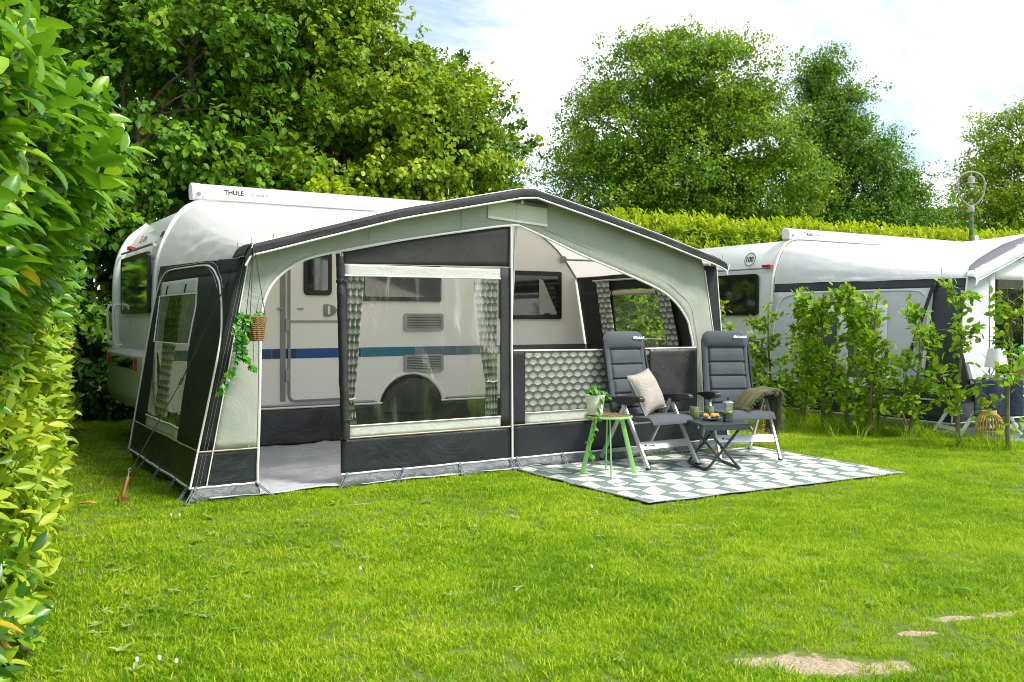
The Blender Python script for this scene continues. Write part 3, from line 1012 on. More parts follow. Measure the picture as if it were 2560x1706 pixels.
    def wc(u, v):
        a = lerp(.08, PI - .08, u)
        r_ = .41 * v
        x, z = 4.83 + r_ * math.cos(a), .30 + r_ * math.sin(a)
        return (x, Y0 - .052 - .05 * (1 - v) + .03 * nz(x * 7, z * 3), z)
    b = MB(); b.grid(wc, 40, 8); b.build('wheel_cover', M['skirt_pvc'], sk)
    return root


caravan = make_caravan(0, 0, 'white caravan with blue side stripe behind the open green-grey awning', True)
caravan_n = make_caravan(8.99, -.05, 'white neighbouring caravan with a round 100 sticker on its rear', False)
# neighbour's round sticker
b = MB()
b.lathe([(.0, 0), (.12, 0), (.12, .003), (0, .003)], 28)
xr_n = 1.945 + 8.99
def tip(a): return [(xr_n + .095 - c - .002 + .30 * (y_), 10.42 - x_, 2.36 + .95 * y_) for x_, y_, c in a]
b.v = tip(b.v)
stk = b.build('sticker', M['white_ink'], caravan_n)
b = MB()
ring_prism(b, [(.115 * math.cos(a), .115 * math.sin(a)) for a in np.linspace(0, 2 * PI, 29)[:-1]], [(.103 * math.cos(a), .103 * math.sin(a)) for a in np.linspace(0, 2 * PI, 29)[:-1]], lambda x, y, d: (x, y, d), .0032, .0045)
b.v = tip(b.v)
b.build('sticker_ring', M['ink'], stk)
text_mesh('lettering', '100', .125, M['ink'], stk, tip([(-.098, -.042, .005)])[0], (0, -1, 0), (.30, 0, .95), bold=.004, squeeze=.92)

# ---------------------------------------------------------------- awning tent
YF, YR = 7.3, 9.93
aw = thing('awning_tent', 'grey-green and black fabric awning with open front, pitched on the lawn', 'awning', (4.6, 8.6, 0), world=True)


def wr(a, b, s=0.):
    return .6 * nz(a * 1.7, b * 1.7, s) + .4 * nz(a * 4.1 + 3, b * 4.1, s + 5)


def front_patch(name, xa, xb, za, zb, mat, parent=aw, dy=0., amp=.012, nu=20, nv=14, uvs=None, solid=.003):
    """patch of the front wall; xa, xb functions of z (or numbers)"""
    fa = xa if callable(xa) else (lambda z: xa)
    fb = xb if callable(xb) else (lambda z: xb)
    def fn(u, v):
        z = lerp(za, zb, v)
        x = lerp(fa(z), fb(z), u)
        e = math.sin(PI * u) ** .5 * math.sin(PI * v) ** .5
        return (x, YF + dy + amp * wr(x, z, 1.3) * (.3 + .7 * e), z)
    m = MB()
    m.grid(fn, nu, nv, uvs or (1, 1))
    return m.build(name, mat, parent, solid=solid)


def xl(z): return 1.775 + .185 * z         # seam between the corner strip and the grey leg, left
def xc(z): return 1.66 + .208 * z          # outer corner, left
def xrr(z): return 7.40 - .19 * z
def xrc(z): return 7.405 - .10 * z


OUT = [(xl(.38), .38), (xl(.76), .76), (xl(1.1), 1.1), (xl(1.4), 1.4), (xl(1.65), 1.65), (xl(1.86), 1.86), (2.2, 1.985), (2.78, 2.15), (3.44, 2.33), (4.03, 2.49), (4.71, 2.60), (4.85, 2.57), (5.38, 2.46), (5.93, 2.32), (6.5, 2.18), (6.8, 2.10), (6.99, 2.04), (xrr(1.7), 1.7), (xrr(1.4), 1.4), (xrr(.9), .9), (xrr(.38), .38)]
INN = [(2.20, .38), (2.21, .76), (2.215, 1.1), (2.22, 1.4), (2.27, 1.61), (2.38, 1.76), (2.58, 1.89), (2.89, 1.975), (3.44, 2.09), (4.03, 2.195), (4.57, 2.28), (4.77, 2.25), (5.38, 2.04), (5.93, 1.87), (6.4, 1.71), (6.63, 1.57), (6.78, 1.4), (6.825, 1.27), (6.86, 1.14), (6.9, .72), (6.92, .38)]
oc, ic = cr(OUT, 120), cr(INN, 120)
# keep the peak sharp
def archfn(u, v):
    k = u * 120
    i = min(int(k), 119); f = k - i
    o = lerp(oc[i], oc[i + 1], f); n_ = lerp(ic[i], ic[i + 1], f)
    x, z = lerp(n_, o, v)
    return (x, YF + .028 * wr(x, z, 2.) * math.sin(PI * v), z)
m = MB(); m.grid(archfn, 120, 8)
arch = m.build('front_arch', M['grey_fab'], aw, solid=.003)
MB().tube([(x, YF - .004, z) for x, z in [(2.195, .10), (2.195, .24)] + [tuple(p) for p in ic] + [(6.93, .24)]], .011, 6).build('arch_piping', M['white_pipe'], arch)
for x0, z0, z1 in ((3.16, 2.02, 2.25), (4.05, 2.2, 2.49), (5.95, 1.87, 2.3)):
    MB().tube([(x0, YF - .004, z0), (x0, YF - .004, z1)], .0035, 4).build('seam', M['grey_strip'], arch)
# double sewn hem just above the arch opening
MB().tube([(lerp(n_, o, .22)[0], YF - .006, lerp(n_, o, .22)[1]) for n_, o in zip(ic, oc)], .003, 4).build('hem_stitch', M['grey_strip'], arch)

# pale translucent ventilation patch at the peak
pv = pbr('vent_patch', (.74, .76, .60), .6, var=.06, trans=.3, tcol=(.7, .72, .5))
vp = [(4.32, 2.50), (4.32, 2.345), (4.98, 2.30), (4.97, 2.49), (4.7, 2.53)]
m = MB(); m.prism(vp, lambda x, z, d: (x, YF - .008 - d, z), 0, .004); vpo = m.build('vent_panel', pv, aw, smooth=False)
MB().bar((4.32, YF - .014, 2.345), (4.98, YF - .014, 2.30), .006, .022).build('vent_binding', M['white_ink'], vpo)
MB().bar((4.63, YF - .013, 2.33), (4.63, YF - .013, 2.52), .012, .004, (0, 1, 0)).build('vent_strap', M['grey_strip'], vpo)
m = MB(); m.lathe([(0, -.02), (.014, -.018), (.014, .012), (0, .016)], 10, (4.66, YF - .06, 2.50)); m.build('vent_toggle', M['white_pipe'], vpo)
m = MB(); m.tube(cr([(4.36, YF - .02, 2.495), (4.55, YF - .035, 2.515), (4.75, YF - .04, 2.50), (4.97, YF - .02, 2.485)], 16), .022, 7); m.build('rolled_cover', M['mud'], vpo)

# corner strips
front_patch('corner_strip', xc, xl, .38, 1.90, M['black_fab'], amp=.01, nu=5)
front_patch('corner_strip', xrr, xrc, .38, 1.98, M['black_fab'], amp=.008, nu=5)
for fx in (xl, xrr):
    MB().tube([(fx(z), YF - .006, z) for z in np.linspace(.1, 1.93, 12)], .006, 5).build('corner_piping', M['white_pipe'], aw)
for q in (.035, .06):
    MB().tube([(xc(z) + q, YF - .005, z) for z in np.linspace(.12, 1.88, 10)], .0012, 4).build('stitch', M['vent_grey'], aw)
MB().tube([(xrc(z), YF - .004, z) for z in np.linspace(.1, 1.93, 12)], .007, 5).build('corner_piping', M['white_pipe'], aw)

# dark PVC skirting, mud flaps and pipings
for xa, xb, zt in ((xc, (lambda z: 2.2), .38), ((lambda z: 2.895), (lambda z: 4.578), .405), ((lambda z: 4.592), xrc, .415)):
    front_patch('skirting', xa, xb, .105, zt, M['pvc'], amp=.022, nu=30, nv=8)
    MB().tube([(lerp(xa(zt), xb(zt), t), YF - .005, zt) for t in np.linspace(0, 1, 12)], .0075, 5).build('skirting_piping', M['tan_pipe'], aw)
    MB().tube([(lerp(xa(.105), xb(.105), t), YF - .010 + .012 * wr(lerp(xa(.1), xb(.1), t), .1, 1.3), .105 + .006 * nz(t * 7, 2)) for t in np.linspace(0, 1, 24)], .0095, 5).build('bottom_piping', M['white_pipe'], aw)
    def mudf(u, v):
        x = lerp(xa(.1), xb(.1), u) - .04 * (1 - v) * (1 if u < .04 else 0)
        bul = math.sin(PI * v)
        return (x, YF - .0 - (1 - v) * (.055 + .035 * nz(x * 5, 1.)) - bul * (.02 + .03 * nz(x * 8, 3)), .004 + .10 * v)
    m = MB(); m.grid(mudf, 90, 6); m.build('mud_flap', M['mud'], aw, solid=.003)


def peg_ladder(p, q, parent=aw):
    """rubber ladder strap between the hem and a ground peg"""
    p, q = V(*p), V(*q)
    d = q - p
    m = MB()
    side = np.cross(d, V(0, 0, 1)); side /= np.linalg.norm(side)
    side *= .011
    m.bar(p + side, q + side, .006, .006); m.bar(p - side, q - side, .006, .006)
    for t in (.08, .32, .56, .8, 1.):
        m.bar(p + d * t - side, p + d * t + side, .006, .005, (0, 1, 0))
    m.bar(p - d * .18 - side * .4, p + d * .05, .022, .012)
    o = m.build('peg_strap', M['rubber'], parent)
    e = MB(); e.tube([q + V(0, 0, .03), q + V(0, -.01, .0), q + V(0, .0, -.05)], .004, 5); e.build('peg', M['steel'], o)


for x in (1.70, 2.19, 2.93, 3.45, 4.02, 4.56, 4.63, 5.15, 5.9, 6.6, 7.3):
    s = -.09 if x == 1.70 else .09 if x == 2.19 else -.10 if x < 3.5 else -.02
    peg_ladder((x, YF - .03, .10), (x + s, YF - .14, .008))

# middle front panel: gable, valance, window, curtains, side strip
m = MB()
def gab(u, v):
    x = lerp(2.905, 4.572, u)
    zb = 1.865 + .025 * u
    zt = pl([(2.905, 1.965), (3.44, 2.085), (4.03, 2.19), (4.572, 2.275)], u)[1]
    z = lerp(zb, zt, v)
    return (x, YF + .012 + .010 * wr(x, z, 4), z)
m.grid(gab, 24, 6); gp = m.build('gable_panel', M['char_fab'], aw, solid=.003)
MB().tube([(2.91, YF + .006, 1.868), (4.57, YF + .006, 1.892)], .0022, 4).build('stitch', M['grey_strip'], gp)
wp = front_patch('window_valance', 2.93, 4.46, 1.772, 1.868, M['grey_strip'], dy=.002, amp=.008, nu=24, nv=5)
MB().tube([(2.93, YF - .003, 1.772), (4.46, YF - .003, 1.782)], .007, 5).build('piping', M['white_pipe'], wp)
sp_ = front_patch('window_strip', 4.462, 4.572, .412, 1.885, M['char_fab'], dy=.004, amp=.006, nu=4)
front_patch('window_strip', 2.925, 2.955, .405, 1.86, M['black_fab'], dy=.004, amp=.004, nu=2)
bs = front_patch('window_hem', 2.955, 4.462, .412, .505, M['grey_strip'], dy=.002, amp=.012, nu=24, nv=4)
MB().tube([(x, YF - .006, .506) for x in (2.955, 4.462)], .006, 5).build('piping', M['white_pipe'], bs)
# clear window: gently buckled sheet
def vin(u, v):
    x, z = lerp(2.955, 4.462, u), lerp(.505, 1.775, v)
    e = math.sin(PI * u) * math.sin(PI * v)
    return (x, YF + .006 + e * (.030 * nz(x * 1.6 + z * .8, z * .5, 2) + .010 * nz(x * 7 + z * 3.4, z * .6, 7)), z)
m = MB(); m.grid(vin, 40, 24); m.build('window_pane', M['vinyl'], aw)


def curtain(name, top, bot, tie, zt, zb, ztie, parent, place, folds=4, depth=.018, scal=9.6):
    """tied-back curtain; top, bot and tie give (left, right) along the wall"""
    def fn(u, v):
        z = lerp(zb, zt, v)
        if z > ztie:
            k = (z - ztie) / (zt - ztie)
            k = k ** .75
            a, b_ = lerp(tie[0], top[0], k), lerp(tie[1], top[1], k)
        else:
            k = (z - zb) / (ztie - zb)
            a, b_ = lerp(bot[0], tie[0], k), lerp(bot[1], tie[1], k)
        s = lerp(a, b_, u)
        return place(s, z, depth * math.sin(u * folds * 2 * PI + 1.2 * nz(z * 2, u)))
    W = max(abs(top[1] - top[0]) * 1.9, .25)
    m = MB(); m.grid(fn, 40, 36, (W * scal, (zt - zb) * scal))
    o = m.build(name, M['curtain'], parent, solid=.002)
    t = MB()
    t.tube([place(lerp(tie[0] - .008, tie[1] + .008, u), ztie + .004 * math.sin(u * 9), -.03) for u in np.linspace(0, 1, 8)], .007, 5)
    t.build('tie_back', M['white_pipe'], o)
    return o


pf = lambda s, z, d: (s, YF + .055 + d, z)
curtain('curtain', (2.955, 3.13), (2.965, 3.06), (2.96, 3.03), 1.775, .50, .73, aw, pf, 3)
curtain('curtain', (4.21, 4.455), (4.33, 4.455), (4.335, 4.455), 1.775, .51, .83, aw, pf, 4)

# rolled-up door flap standing along the window
rp, rr_ = [], []
for k in range(40):
    t = k / 39
    z = lerp(.40, 1.95, t)
    rp.append((lerp(2.925, 2.875, t) + .006 * nz(z * 5, 1), YF - .032 + .006 * nz(z * 6, 9), z))
    rr_.append(.034 + .006 * nz(z * 14, 3) - (.006 if abs(z - 1.72) < .03 or abs(z - .56) < .03 else 0) + .006 * (1 - t))
m = MB(); m.tube(rp, rr_, 12); rf = m.build('rolled_flap', M['skirt_pvc'], aw)
for z in (.56, 1.72):
    m = MB(); m.lathe([(.036, -.014), (.040, -.01), (.040, .01), (.036, .014)], 14, (pl(rp, (z - .4) / 1.55)[0], YF - .032, z)); m.build('strap', M['strap'], rf)
    m = MB(); m.box(pl(rp, (z - .4) / 1.55)[0] + .01, pl(rp, (z - .4) / 1.55)[0] + .055, YF - .078, YF - .062, z - .012, z + .012); m.build('buckle', M['arm'], rf, bevel=.003)
m = MB(); m.tube([(2.875 + .012 * math.cos(a), YF - .07, 1.94 + .012 * math.sin(a)) for a in np.linspace(0, 2 * PI, 11)[:-1]], .004, 5, closed=True); m.build('eyelet', M['tan_pipe'], rf)
# centre zip and pole
MB().tube([(lerp(4.585, 4.572, t), YF - .012, z) for t, z in ((0, .10), (.5, 1.2), (1, 2.27))], .010, 6).build('zip_piping', M['white_pipe'], aw)
MB().tube([(4.60, YF + .05, .01), (4.60, YF + .05, 1.2), (4.68, YF + .05, 2.55)], .0125, 8).build('pole', M['steel'], aw)

# folded-down right half panel
front_patch('half_panel_strip', 4.592, 4.725, .415, 1.11, M['black_fab'], dy=-.01, amp=.018, nu=5)
hp = front_patch('half_panel', 4.725, 6.30, .52, 1.108, M['curtain'], dy=.004, amp=.016, nu=50, nv=14, uvs=(1.575 * 9.6, .588 * 9.6))
def vin2(u, v):
    x, z = lerp(4.725, 6.30, u), lerp(.52, 1.108, v)
    return (x, YF - .014 + .014 * nz(x * 3 + z * 3, z * 1.5, 4), z)
m = MB(); m.grid(vin2, 24, 10); m.build('clear_cover', M['vinyl'], hp)
hs = front_patch('half_panel_hem', 4.725, 6.9, .418, .522, M['grey_strip'], dy=-.002, amp=.012, nu=24, nv=4)
MB().tube([(4.6, YF - .005, 1.112), (5.5, YF - .005, 1.103), (6.9, YF - .005, 1.105)], .009, 6).build('top_piping', M['white_pipe'], hp)
m = MB(); m.tube([(4.725, YF - .012, .522), (6.3, YF - .012, .522)], .005, 5); m.build('piping', M['white_pipe'], hs)
ff = front_patch('folded_flap', 6.235, 6.885, .44, 1.10, M['skirt_pvc'], dy=-.035, amp=.03, nu=20, nv=16, solid=.012)

# roof
RAIL = [(1.975, 1.95), (1.985, 2.06), (2.03, 2.22), (2.12, 2.39), (2.22, 2.52), (2.40, 2.625), (2.7, 2.645), (3.5, 2.645), (4.71, 2.645), (5.6, 2.645), (6.25, 2.615), (6.56, 2.55), (6.86, 2.385), (7.07, 2.19), (7.20, 2.03), (7.26, 1.95)]
FRO = [(2.045, 1.885), (2.06, 1.915), (2.075, 1.94), (2.09, 1.965), (2.12, 1.985), (2.25, 2.02), (2.6, 2.12), (3.4, 2.345), (4.71, 2.625), (5.6, 2.43), (6.3, 2.265), (6.7, 2.16), (7.0, 2.085), (7.13, 2.05), (7.2, 2.02), (7.22, 1.95)]
rc = cr(RAIL, 150)
fc = [V(*pl(FRO, k / 150)) for k in range(151)]
def roof(u, v):
    k = u * 150
    i = min(int(k), 149); f = k - i
    r_ = lerp(rc[i], rc[i + 1], f); f_ = lerp(fc[i], fc[i + 1], f)
    x, z = lerp(f_, r_, v)
    y = lerp(YF - .03, YR, v)
    e = math.sin(PI * v)
    sag = .045 * e * (1 - abs(2 * u - 1) ** 3)
    side = max(0., (.34 - u) / .34)
    w = .050 * e * side * (nz(y * 2.2 + z * 3, z * 4.5, 1.) + .6 * nz(y * 5, z * 9 + x * 3, 4)) + .010 * e * nz(x * 2 + y, y * 1.4, 8)
    dirx = -1 if u < .3 else 0
    return (x + dirx * w * side * .9, y, z - sag + w * (1 - .6 * side))
m = MB(); m.grid(roof, 150, 40, flip=True)
# orientation: the pale side must face up
rf_o = m.build('roof', M['roof'], aw, angle=70)
def _upfix(o):
    me = o.data
    if sum(p.normal.z * p.area for p in me.polygons) < 0: me.flip_normals()
_upfix(rf_o)
# white edging against the rail
MB().tube([(p[0], YR + .005, p[1] + .004) for p in rc[:90]], .010, 5).build('rail_edge', M['white_pipe'], rf_o)
MB().tube([(p[0], YR + .005, p[1] + .004) for p in rc[89:]], .010, 5).build('rail_edge', M['seal'], rf_o)
# black roof trim with pipings along the front edge
fr_s = fc[4:147]
NT_ = len(fr_s)
def trim(u, v):
    k = u * (NT_ - 1)
    i = min(int(k), NT_ - 2); f = k - i
    p = lerp(fr_s[i], fr_s[i + 1], f)
    h = .075 + .035 * max(0., u - .45)
    prof = [(YF - .02, .012), (YF - .13, .004), (YF - .165, -.02), (YF - .16, -h)]
    y, dz = pl(prof, v)
    return (p[0], y + .008 * nz(p[0] * 5, v * 3, 2), p[1] + dz + .004 * nz(p[0] * 9, v * 2, 5))
m = MB(); m.grid(trim, 130, 9)
tr = m.build('roof_trim', M['skirt_pvc'], aw, solid=.004)
def edge(u, dz_k, yy):
    h = .075 + .035 * max(0., u - .45)
    p = pl([tuple(q) for q in fr_s], u)
    return (p[0], yy, p[1] - h * dz_k)
MB().tube([edge(u, 1.04, YF - .163) for u in np.linspace(0, 1, 90)], .0085, 6).build('trim_piping', M['white_pipe'], tr)
MB().tube([edge(u, -.12, YF - .11) for u in np.linspace(0, 1, 90)], .006, 5).build('roof_piping', M['white_pipe'], tr)
# black cap over the left and right corner
for pts in ([(2.045, 1.885), (2.06, 1.915), (2.075, 1.94), (2.09, 1.965), (2.12, 1.985)],):
    def cap(u, v):
        x, z = pl(pts, u)
        return (x - .006, lerp(YF - .15, YF + .16, v), z + .012)
    m = MB(); m.grid(cap, 8, 6); m.build('corner_cap', M['black_fab'], aw, solid=.004)
m = MB(); m.tube([(2.115, YF - .16, 1.995), (2.095, YF - .16, 1.93), (2.09, YF - .15, 1.90)], .007, 5); m.build('corner_cap_piping', M['white_pipe'], aw)
m = MB(); m.tube([(7.235, YF - .165, 1.99), (7.215, YF - .165, 1.925)], .007, 5); m.build('corner_cap_piping', M['white_pipe'], aw)
# pole pins through the roof
for x, y, z in ((2.075, YF + .13, 1.96), (2.12, YF - .09, 1.99), (2.30, YF - .08, 2.03), (4.68, YF - .1, 2.64), (4.05, YF + .25, 2.56), (7.2, YF - .1, 2.04)):
    MB().tube([(x, y, z), (x, y, z + .055)], .0045, 5).build('pole_pin', M['steel'], aw)


# left side wall: black cloth, PVC skirting, net and clear window
def sideL(s, z):
    a = V(xc(z), YF, z)
    b_ = V(1.665 + .163 * z, YR, z)
    p = a + (b_ - a) * s
    w = .030 * wr(p[1] * 1.3, z * 1.2, 9) * math.sin(PI * min(max(s, 0), 1))
    return p + V(-w, 0, 0)


def side_patch(name, s0, s1, z0, z1, mat, off=0., nu=16, nv=16, surf=sideL, parent=aw, solid=.003, uvs=(1, 1)):
    f0 = s0 if callable(s0) else (lambda z: s0)
    f1 = s1 if callable(s1) else (lambda z: s1)
    def fn(u, v):
        z = lerp(z0, z1(u) if callable(z1) else z1, v)
        p = surf(lerp(f0(z), f1(z), u), z)
        return p + V(off, 0, 0)
    m = MB(); m.grid(fn, nu, nv, uvs)
    return m.build(name, mat, parent, solid=solid)


wr_f = lambda z: .28 + .102 * (z - .40)      # front edge of the window
wr_r = lambda z: .775 + .112 * (z - .40)     # rear edge
sw = side_patch('side_wall', 0., wr_f, .385, 1.775, M['black_fab'])
side_patch('side_wall_rear', wr_r, 1., .385, 1.775, M['black_fab'])
side_patch('side_wall_head', 0., 1., 1.775, lambda s: lerp(1.895, 1.945, s), M['black_fab'], nu=30, nv=5)
sk2 = side_patch('side_skirting', 0., 1., .105, .385, M['pvc'], nu=30, nv=8)
MB().tube([sideL(s, .385) + V(-.006, 0, 0) for s in np.linspace(0, 1, 16)], .0075, 5).build('piping', M['tan_pipe'], sk2)
MB().tube([sideL(s, .105) + V(-.008, 0, 0) for s in np.linspace(0, 1, 16)], .010, 5).build('piping', M['white_pipe'], sk2)
def mudS(u, v):
    p = sideL(u, .105)
    return (p[0] + .05 * (1 - v) + .02 * nz(p[1] * 5, v * 2), p[1], .004 + .102 * v)
m = MB(); m.grid(mudS, 50, 5); m.build('mud_flap', M['mud'], aw, solid=.003)
side_patch('window_flap', wr_f, wr_r, 1.635, 1.775, M['grey_strip'], -.004, 16, 5)
npn = side_patch('net_pane', wr_f, wr_r, 1.185, 1.635, M['net'], 0., solid=0)
cpn = side_patch('clear_pane', wr_f, wr_r, .49, 1.185, M['vinyl_side'], 0., solid=0)
side_patch('window_hem', wr_f, wr_r, .392, .49, M['grey_strip'], -.004, 16, 4)
for z in (1.635, 1.185, .49):
    MB().tube([sideL(lerp(wr_f(z), wr_r(z), t) + (.0 if z < 1.6 else 0), z) + V(-.008, 0, 0) for t in np.linspace(-.02, 1.02, 10)], .007, 5).build('window_piping', M['white_pipe'], sw)
for fx in (wr_f, wr_r):
    MB().tube([sideL(fx(z) + .008 * nz(z * 5, fx(1.)), z) + V(-.008, 0, 0) for z in np.linspace(1.19, 1.63, 14)], .006, 5).build('zip', M['white_ink'], sw)
for t in (.25, .78):
    z = 1.73
    a = sideL(lerp(wr_f(z), wr_r(z), t), z) + V(-.012, 0, 0)
    MB().tube([a, a + V(-.012, .01, -.05), a + V(-.01, .03, -.10)], .006, 5).build('toggle', M['strap'], sw)
# frame piping: up the front corner, round the head, down the rear edge
fp = [(0, .10), (0, .5), (0, .9), (.01, 1.25), (.07, 1.5), (.13, 1.66), (.19, 1.76), (.27, 1.845), (.36, 1.875), (.6, 1.885), (.84, 1.885), (.92, 1.83), (.965, 1.7), (.985, 1.45), (.985, 1.0), (.985, .5), (.985, .12)]
MB().tube([sideL(*p) + V(-.008, 0, 0) for p in cr(fp, 70)], .0085, 6).build('frame_piping', M['white_pipe'], sw)
for k, z in ((.034, 0), (-.03, 0)):
    MB().tube([sideL(p[0] + k * (1 if p[0] < .5 else -1), p[1] + (.025 if p[1] > 1.8 and k < 0 else 0)) + V(-.006, 0, 0) for p in cr(fp[5:13], 40)], .002, 4).build('stitch', M['grey_strip'], sw)
# curtains behind the side window
plc = lambda s, z, d: sideL(s, z) + V(.07 + d, 0, 0)
curtain('curtain', (.905, .70), (.79, .60), (.80, .64), 1.74, .50, .78, aw, lambda s, z, d: plc(s, z, d), 4)
curtain('curtain', (.44, .40), (.34, .30), (.34, .30), 1.74, .50, .78, aw, lambda s, z, d: plc(s, z, d), 2)
for y in (9.85, 9.05, 8.4, 7.8, 7.36):
    p = sideL((y - YF) / (YR - YF), .10)
    peg_ladder(p + V(-.02, 0, 0), (p[0] - .09, y - .03, .008))
# storm strap with buckle, cord
st0, st1, st2 = V(2.085, 7.47, 1.90), V(1.66, 7.52, .92), V(1.285, 7.545, .235)
m = MB(); m.bar(st0, st1, .028, .003, (1, 0, .4)); ss = m.build('storm_strap', M['strap'], aw)
MB().tube([st1, st2], .004, 5).build('cord', M['strap'], ss)
m = MB(); m.box(-.02, .02, -.008, .008, -.035, .035); m.v = [(st0[0] - .05 + a + c * -.22, st0[1] + .005 + b_, st0[2] - .12 + c) for a, b_, c in m.v]; m.build('buckle', M['arm'], ss, bevel=.004)
m = MB(); m.box(-.012, .012, -.008, .008, -.03, .03); m.v = [(st1[0] + a + c * .4, st1[1] + b_, st1[2] + c) for a, b_, c in m.v]; m.build('buckle', M['arm'], ss, bevel=.004)


# right side wall, seen from inside
def sideR(s, z):
    a = V(xrc(z), YF + .01, z)
    b_ = V(7.62 - .185 * z, YR, z)
    p = a + (b_ - a) * s
    return p + V(.02 * wr(p[1], z, 13) * math.sin(PI * min(max(s, 0), 1)), 0, 0)


rf0, rf1 = lambda z: .36 - .02 * (z - 1.), lambda z: .735 - .02 * (z - 1.)
rw = side_patch('side_wall_right', 0., rf0, .02, 1.78, M['black_fab'], surf=sideR)
side_patch('side_wall_right_rear', rf1, 1., .02, 1.78, M['black_fab'], surf=sideR)
side_patch('side_wall_right_head', 0., 1., 1.78, 1.965, M['black_fab'], surf=sideR, nu=24, nv=4)
side_patch('side_wall_right_foot', rf0, rf1, .02, .55, M['black_fab'], surf=sideR)
side_patch('clear_pane', rf0, rf1, .55, 1.70, M['vinyl_right'], surf=sideR, solid=0)
m = MB(); m.tube([sideR(lerp(rf0(1.74), rf1(1.74), t), 1.735) + V(-.02, 0, 0) for t in np.linspace(0, 1, 14)], .04, 9, squash=.8); bl = m.build('rolled_blind', pbr('beige_blind', (.45, .40, .33), .8, var=.1, wrinkle=.6), aw)
for t in (.06, .94):
    m = MB(); m.tube([sideR(lerp(rf0(1.74), rf1(1.74), t), 1.735) + V(-.02 + .044 * math.cos(a), 0, .044 * math.sin(a)) for a in np.linspace(0, 2 * PI, 13)[:-1]], .007, 5, closed=True); m.build('strap', M['strap'], bl)
plr = lambda s, z, d: sideR(s, z) + V(-.06 + d, 0, 0)
curtain('curtain', (.82, .71), (.80, .72), (.80, .73), 1.885, .52, .70, aw, plr, 3)
curtain('curtain', (.38, .29), (.28, .20), (.28, .21), 1.885, .52, .70, aw, plr, 3)
MB().tube([sideR(s, 1.90) + V(-.03, 0, 0) for s in (.25, .55, .85)], .012, 6).build('curtain_rail', M['grey_strip'], aw)
MB().tube([sideR(s, 1.18) + V(-.03, 0, -.01 * math.sin(PI * s)) for s in (.3, .5, .74)], .004, 5).build('cord', M['white_pipe'], aw)
m = MB(); m.box(-.008, .008, -.012, .012, -.06, 0); q = sideR(.52, 1.175) + V(-.035, 0, 0); m.v = [(a + q[0], b_ + q[1], c + q[2]) for a, b_, c in m.v]; m.build('cord_tag', M['white_ink'], aw)

# frame poles inside
rb = [(7.02, YR - .03, 2.19), (7.14, YF + .06, 2.0)]
po = MB().tube(rb, .0135, 8).build('roof_pole', M['steel'], aw)
m = MB(); m.box(6.99, 7.05, YR - .07, YR - .005, 2.15, 2.235); m.build('pole_clamp', M['vent_grey'], po, bevel=.008)
m = MB(); q = pl(rb, .36); m.box(q[0] - .022, q[0] + .022, q[1] - .05, q[1] + .05, q[2] - .045, q[2] + .016); m.build('pole_clamp', M['vent_grey'], po, bevel=.006)
for a, b_ in (((2.34, YR - .03, 2.30), (2.16, YF + .06, 1.90)), ((4.7, YR - .03, 2.50), (4.68, YF + .06, 2.50)), ((2.16, YF + .05, 1.90), (4.68, YF + .05, 2.52)), ((4.68, YF + .05, 2.52), (7.12, YF + .05, 1.97)), ((1.82, YF + .09, .01), (2.12, YF + .06, 1.93)), ((7.34, YF + .08, .01), (7.15, YF + .06, 2.0))):
    MB().tube([a, b_], .0125, 8).build('pole', M['steel'], aw)
m = MB(); m.lathe([(0, 0), (.028, .002), (.03, .02), (.02, .045), (0, .05)], 12, (7.13, YF - .03, 1.975)); m.build('corner_bracket', M['lamp_white'], aw)

# ground sheet inside the awning
def gs(u, v):
    x, y = lerp(1.80, 7.35, u), lerp(YF - .06, YR - .12, v)
    edge_ = .05 * nz(x * 3, 1.7) if v < .02 else 0
    return (x, y + edge_, .026 + .024 * (nz(x * 2.4, y * 8, 1) + .6 * nz(x * 8, y * 17, 2)) * (1 if v > .03 else .6))
m = MB(); m.grid(gs, 180, 70)
tag(m.build('groundsheet', M['gsheet'], solid=.006), 'silver grey woven groundsheet on the awning floor', 'groundsheet')

# ---------------------------------------------------------------- rug
RC = [V(4.57, 5.34), V(7.45, 5.18), V(7.60, 7.12), V(4.57, 7.24)]
def rugz(x, y): return .016 + .015 * (nz(x * 2.6, y * 3.2, 3) + .7) + .005 * nz(x * 7, y * 5, 6)
def rug(u, v):
    a, b_ = lerp(RC[0], RC[1], u), lerp(RC[3], RC[2], u)
    p = lerp(a, b_, v)
    e = .03 * nz(u * 9, 1) if v < .01 or v > .99 else .02 * nz(v * 9, 4) if u < .01 or u > .99 else 0
    x, y = p[0] + (e if u < .01 or u > .99 else 0), p[1] + (e if v < .01 or v > .99 else 0)
    k = min(1., min(u * 2.87, (1 - u) * 2.87, v * 1.97, (1 - v) * 1.97) / .14)
    return (x, y, lerp(.016 + .006 * (nz(x * 4, y * 4, 9) + .5), rugz(x, y), k))
m = MB(); m.grid(rug, 110, 80, (2.87, 1.97))
tag(m.build('outdoor_rug', M['rug'], solid=.006), 'green and white patterned outdoor rug on the grass under the chairs', 'rug')
RZ = .024


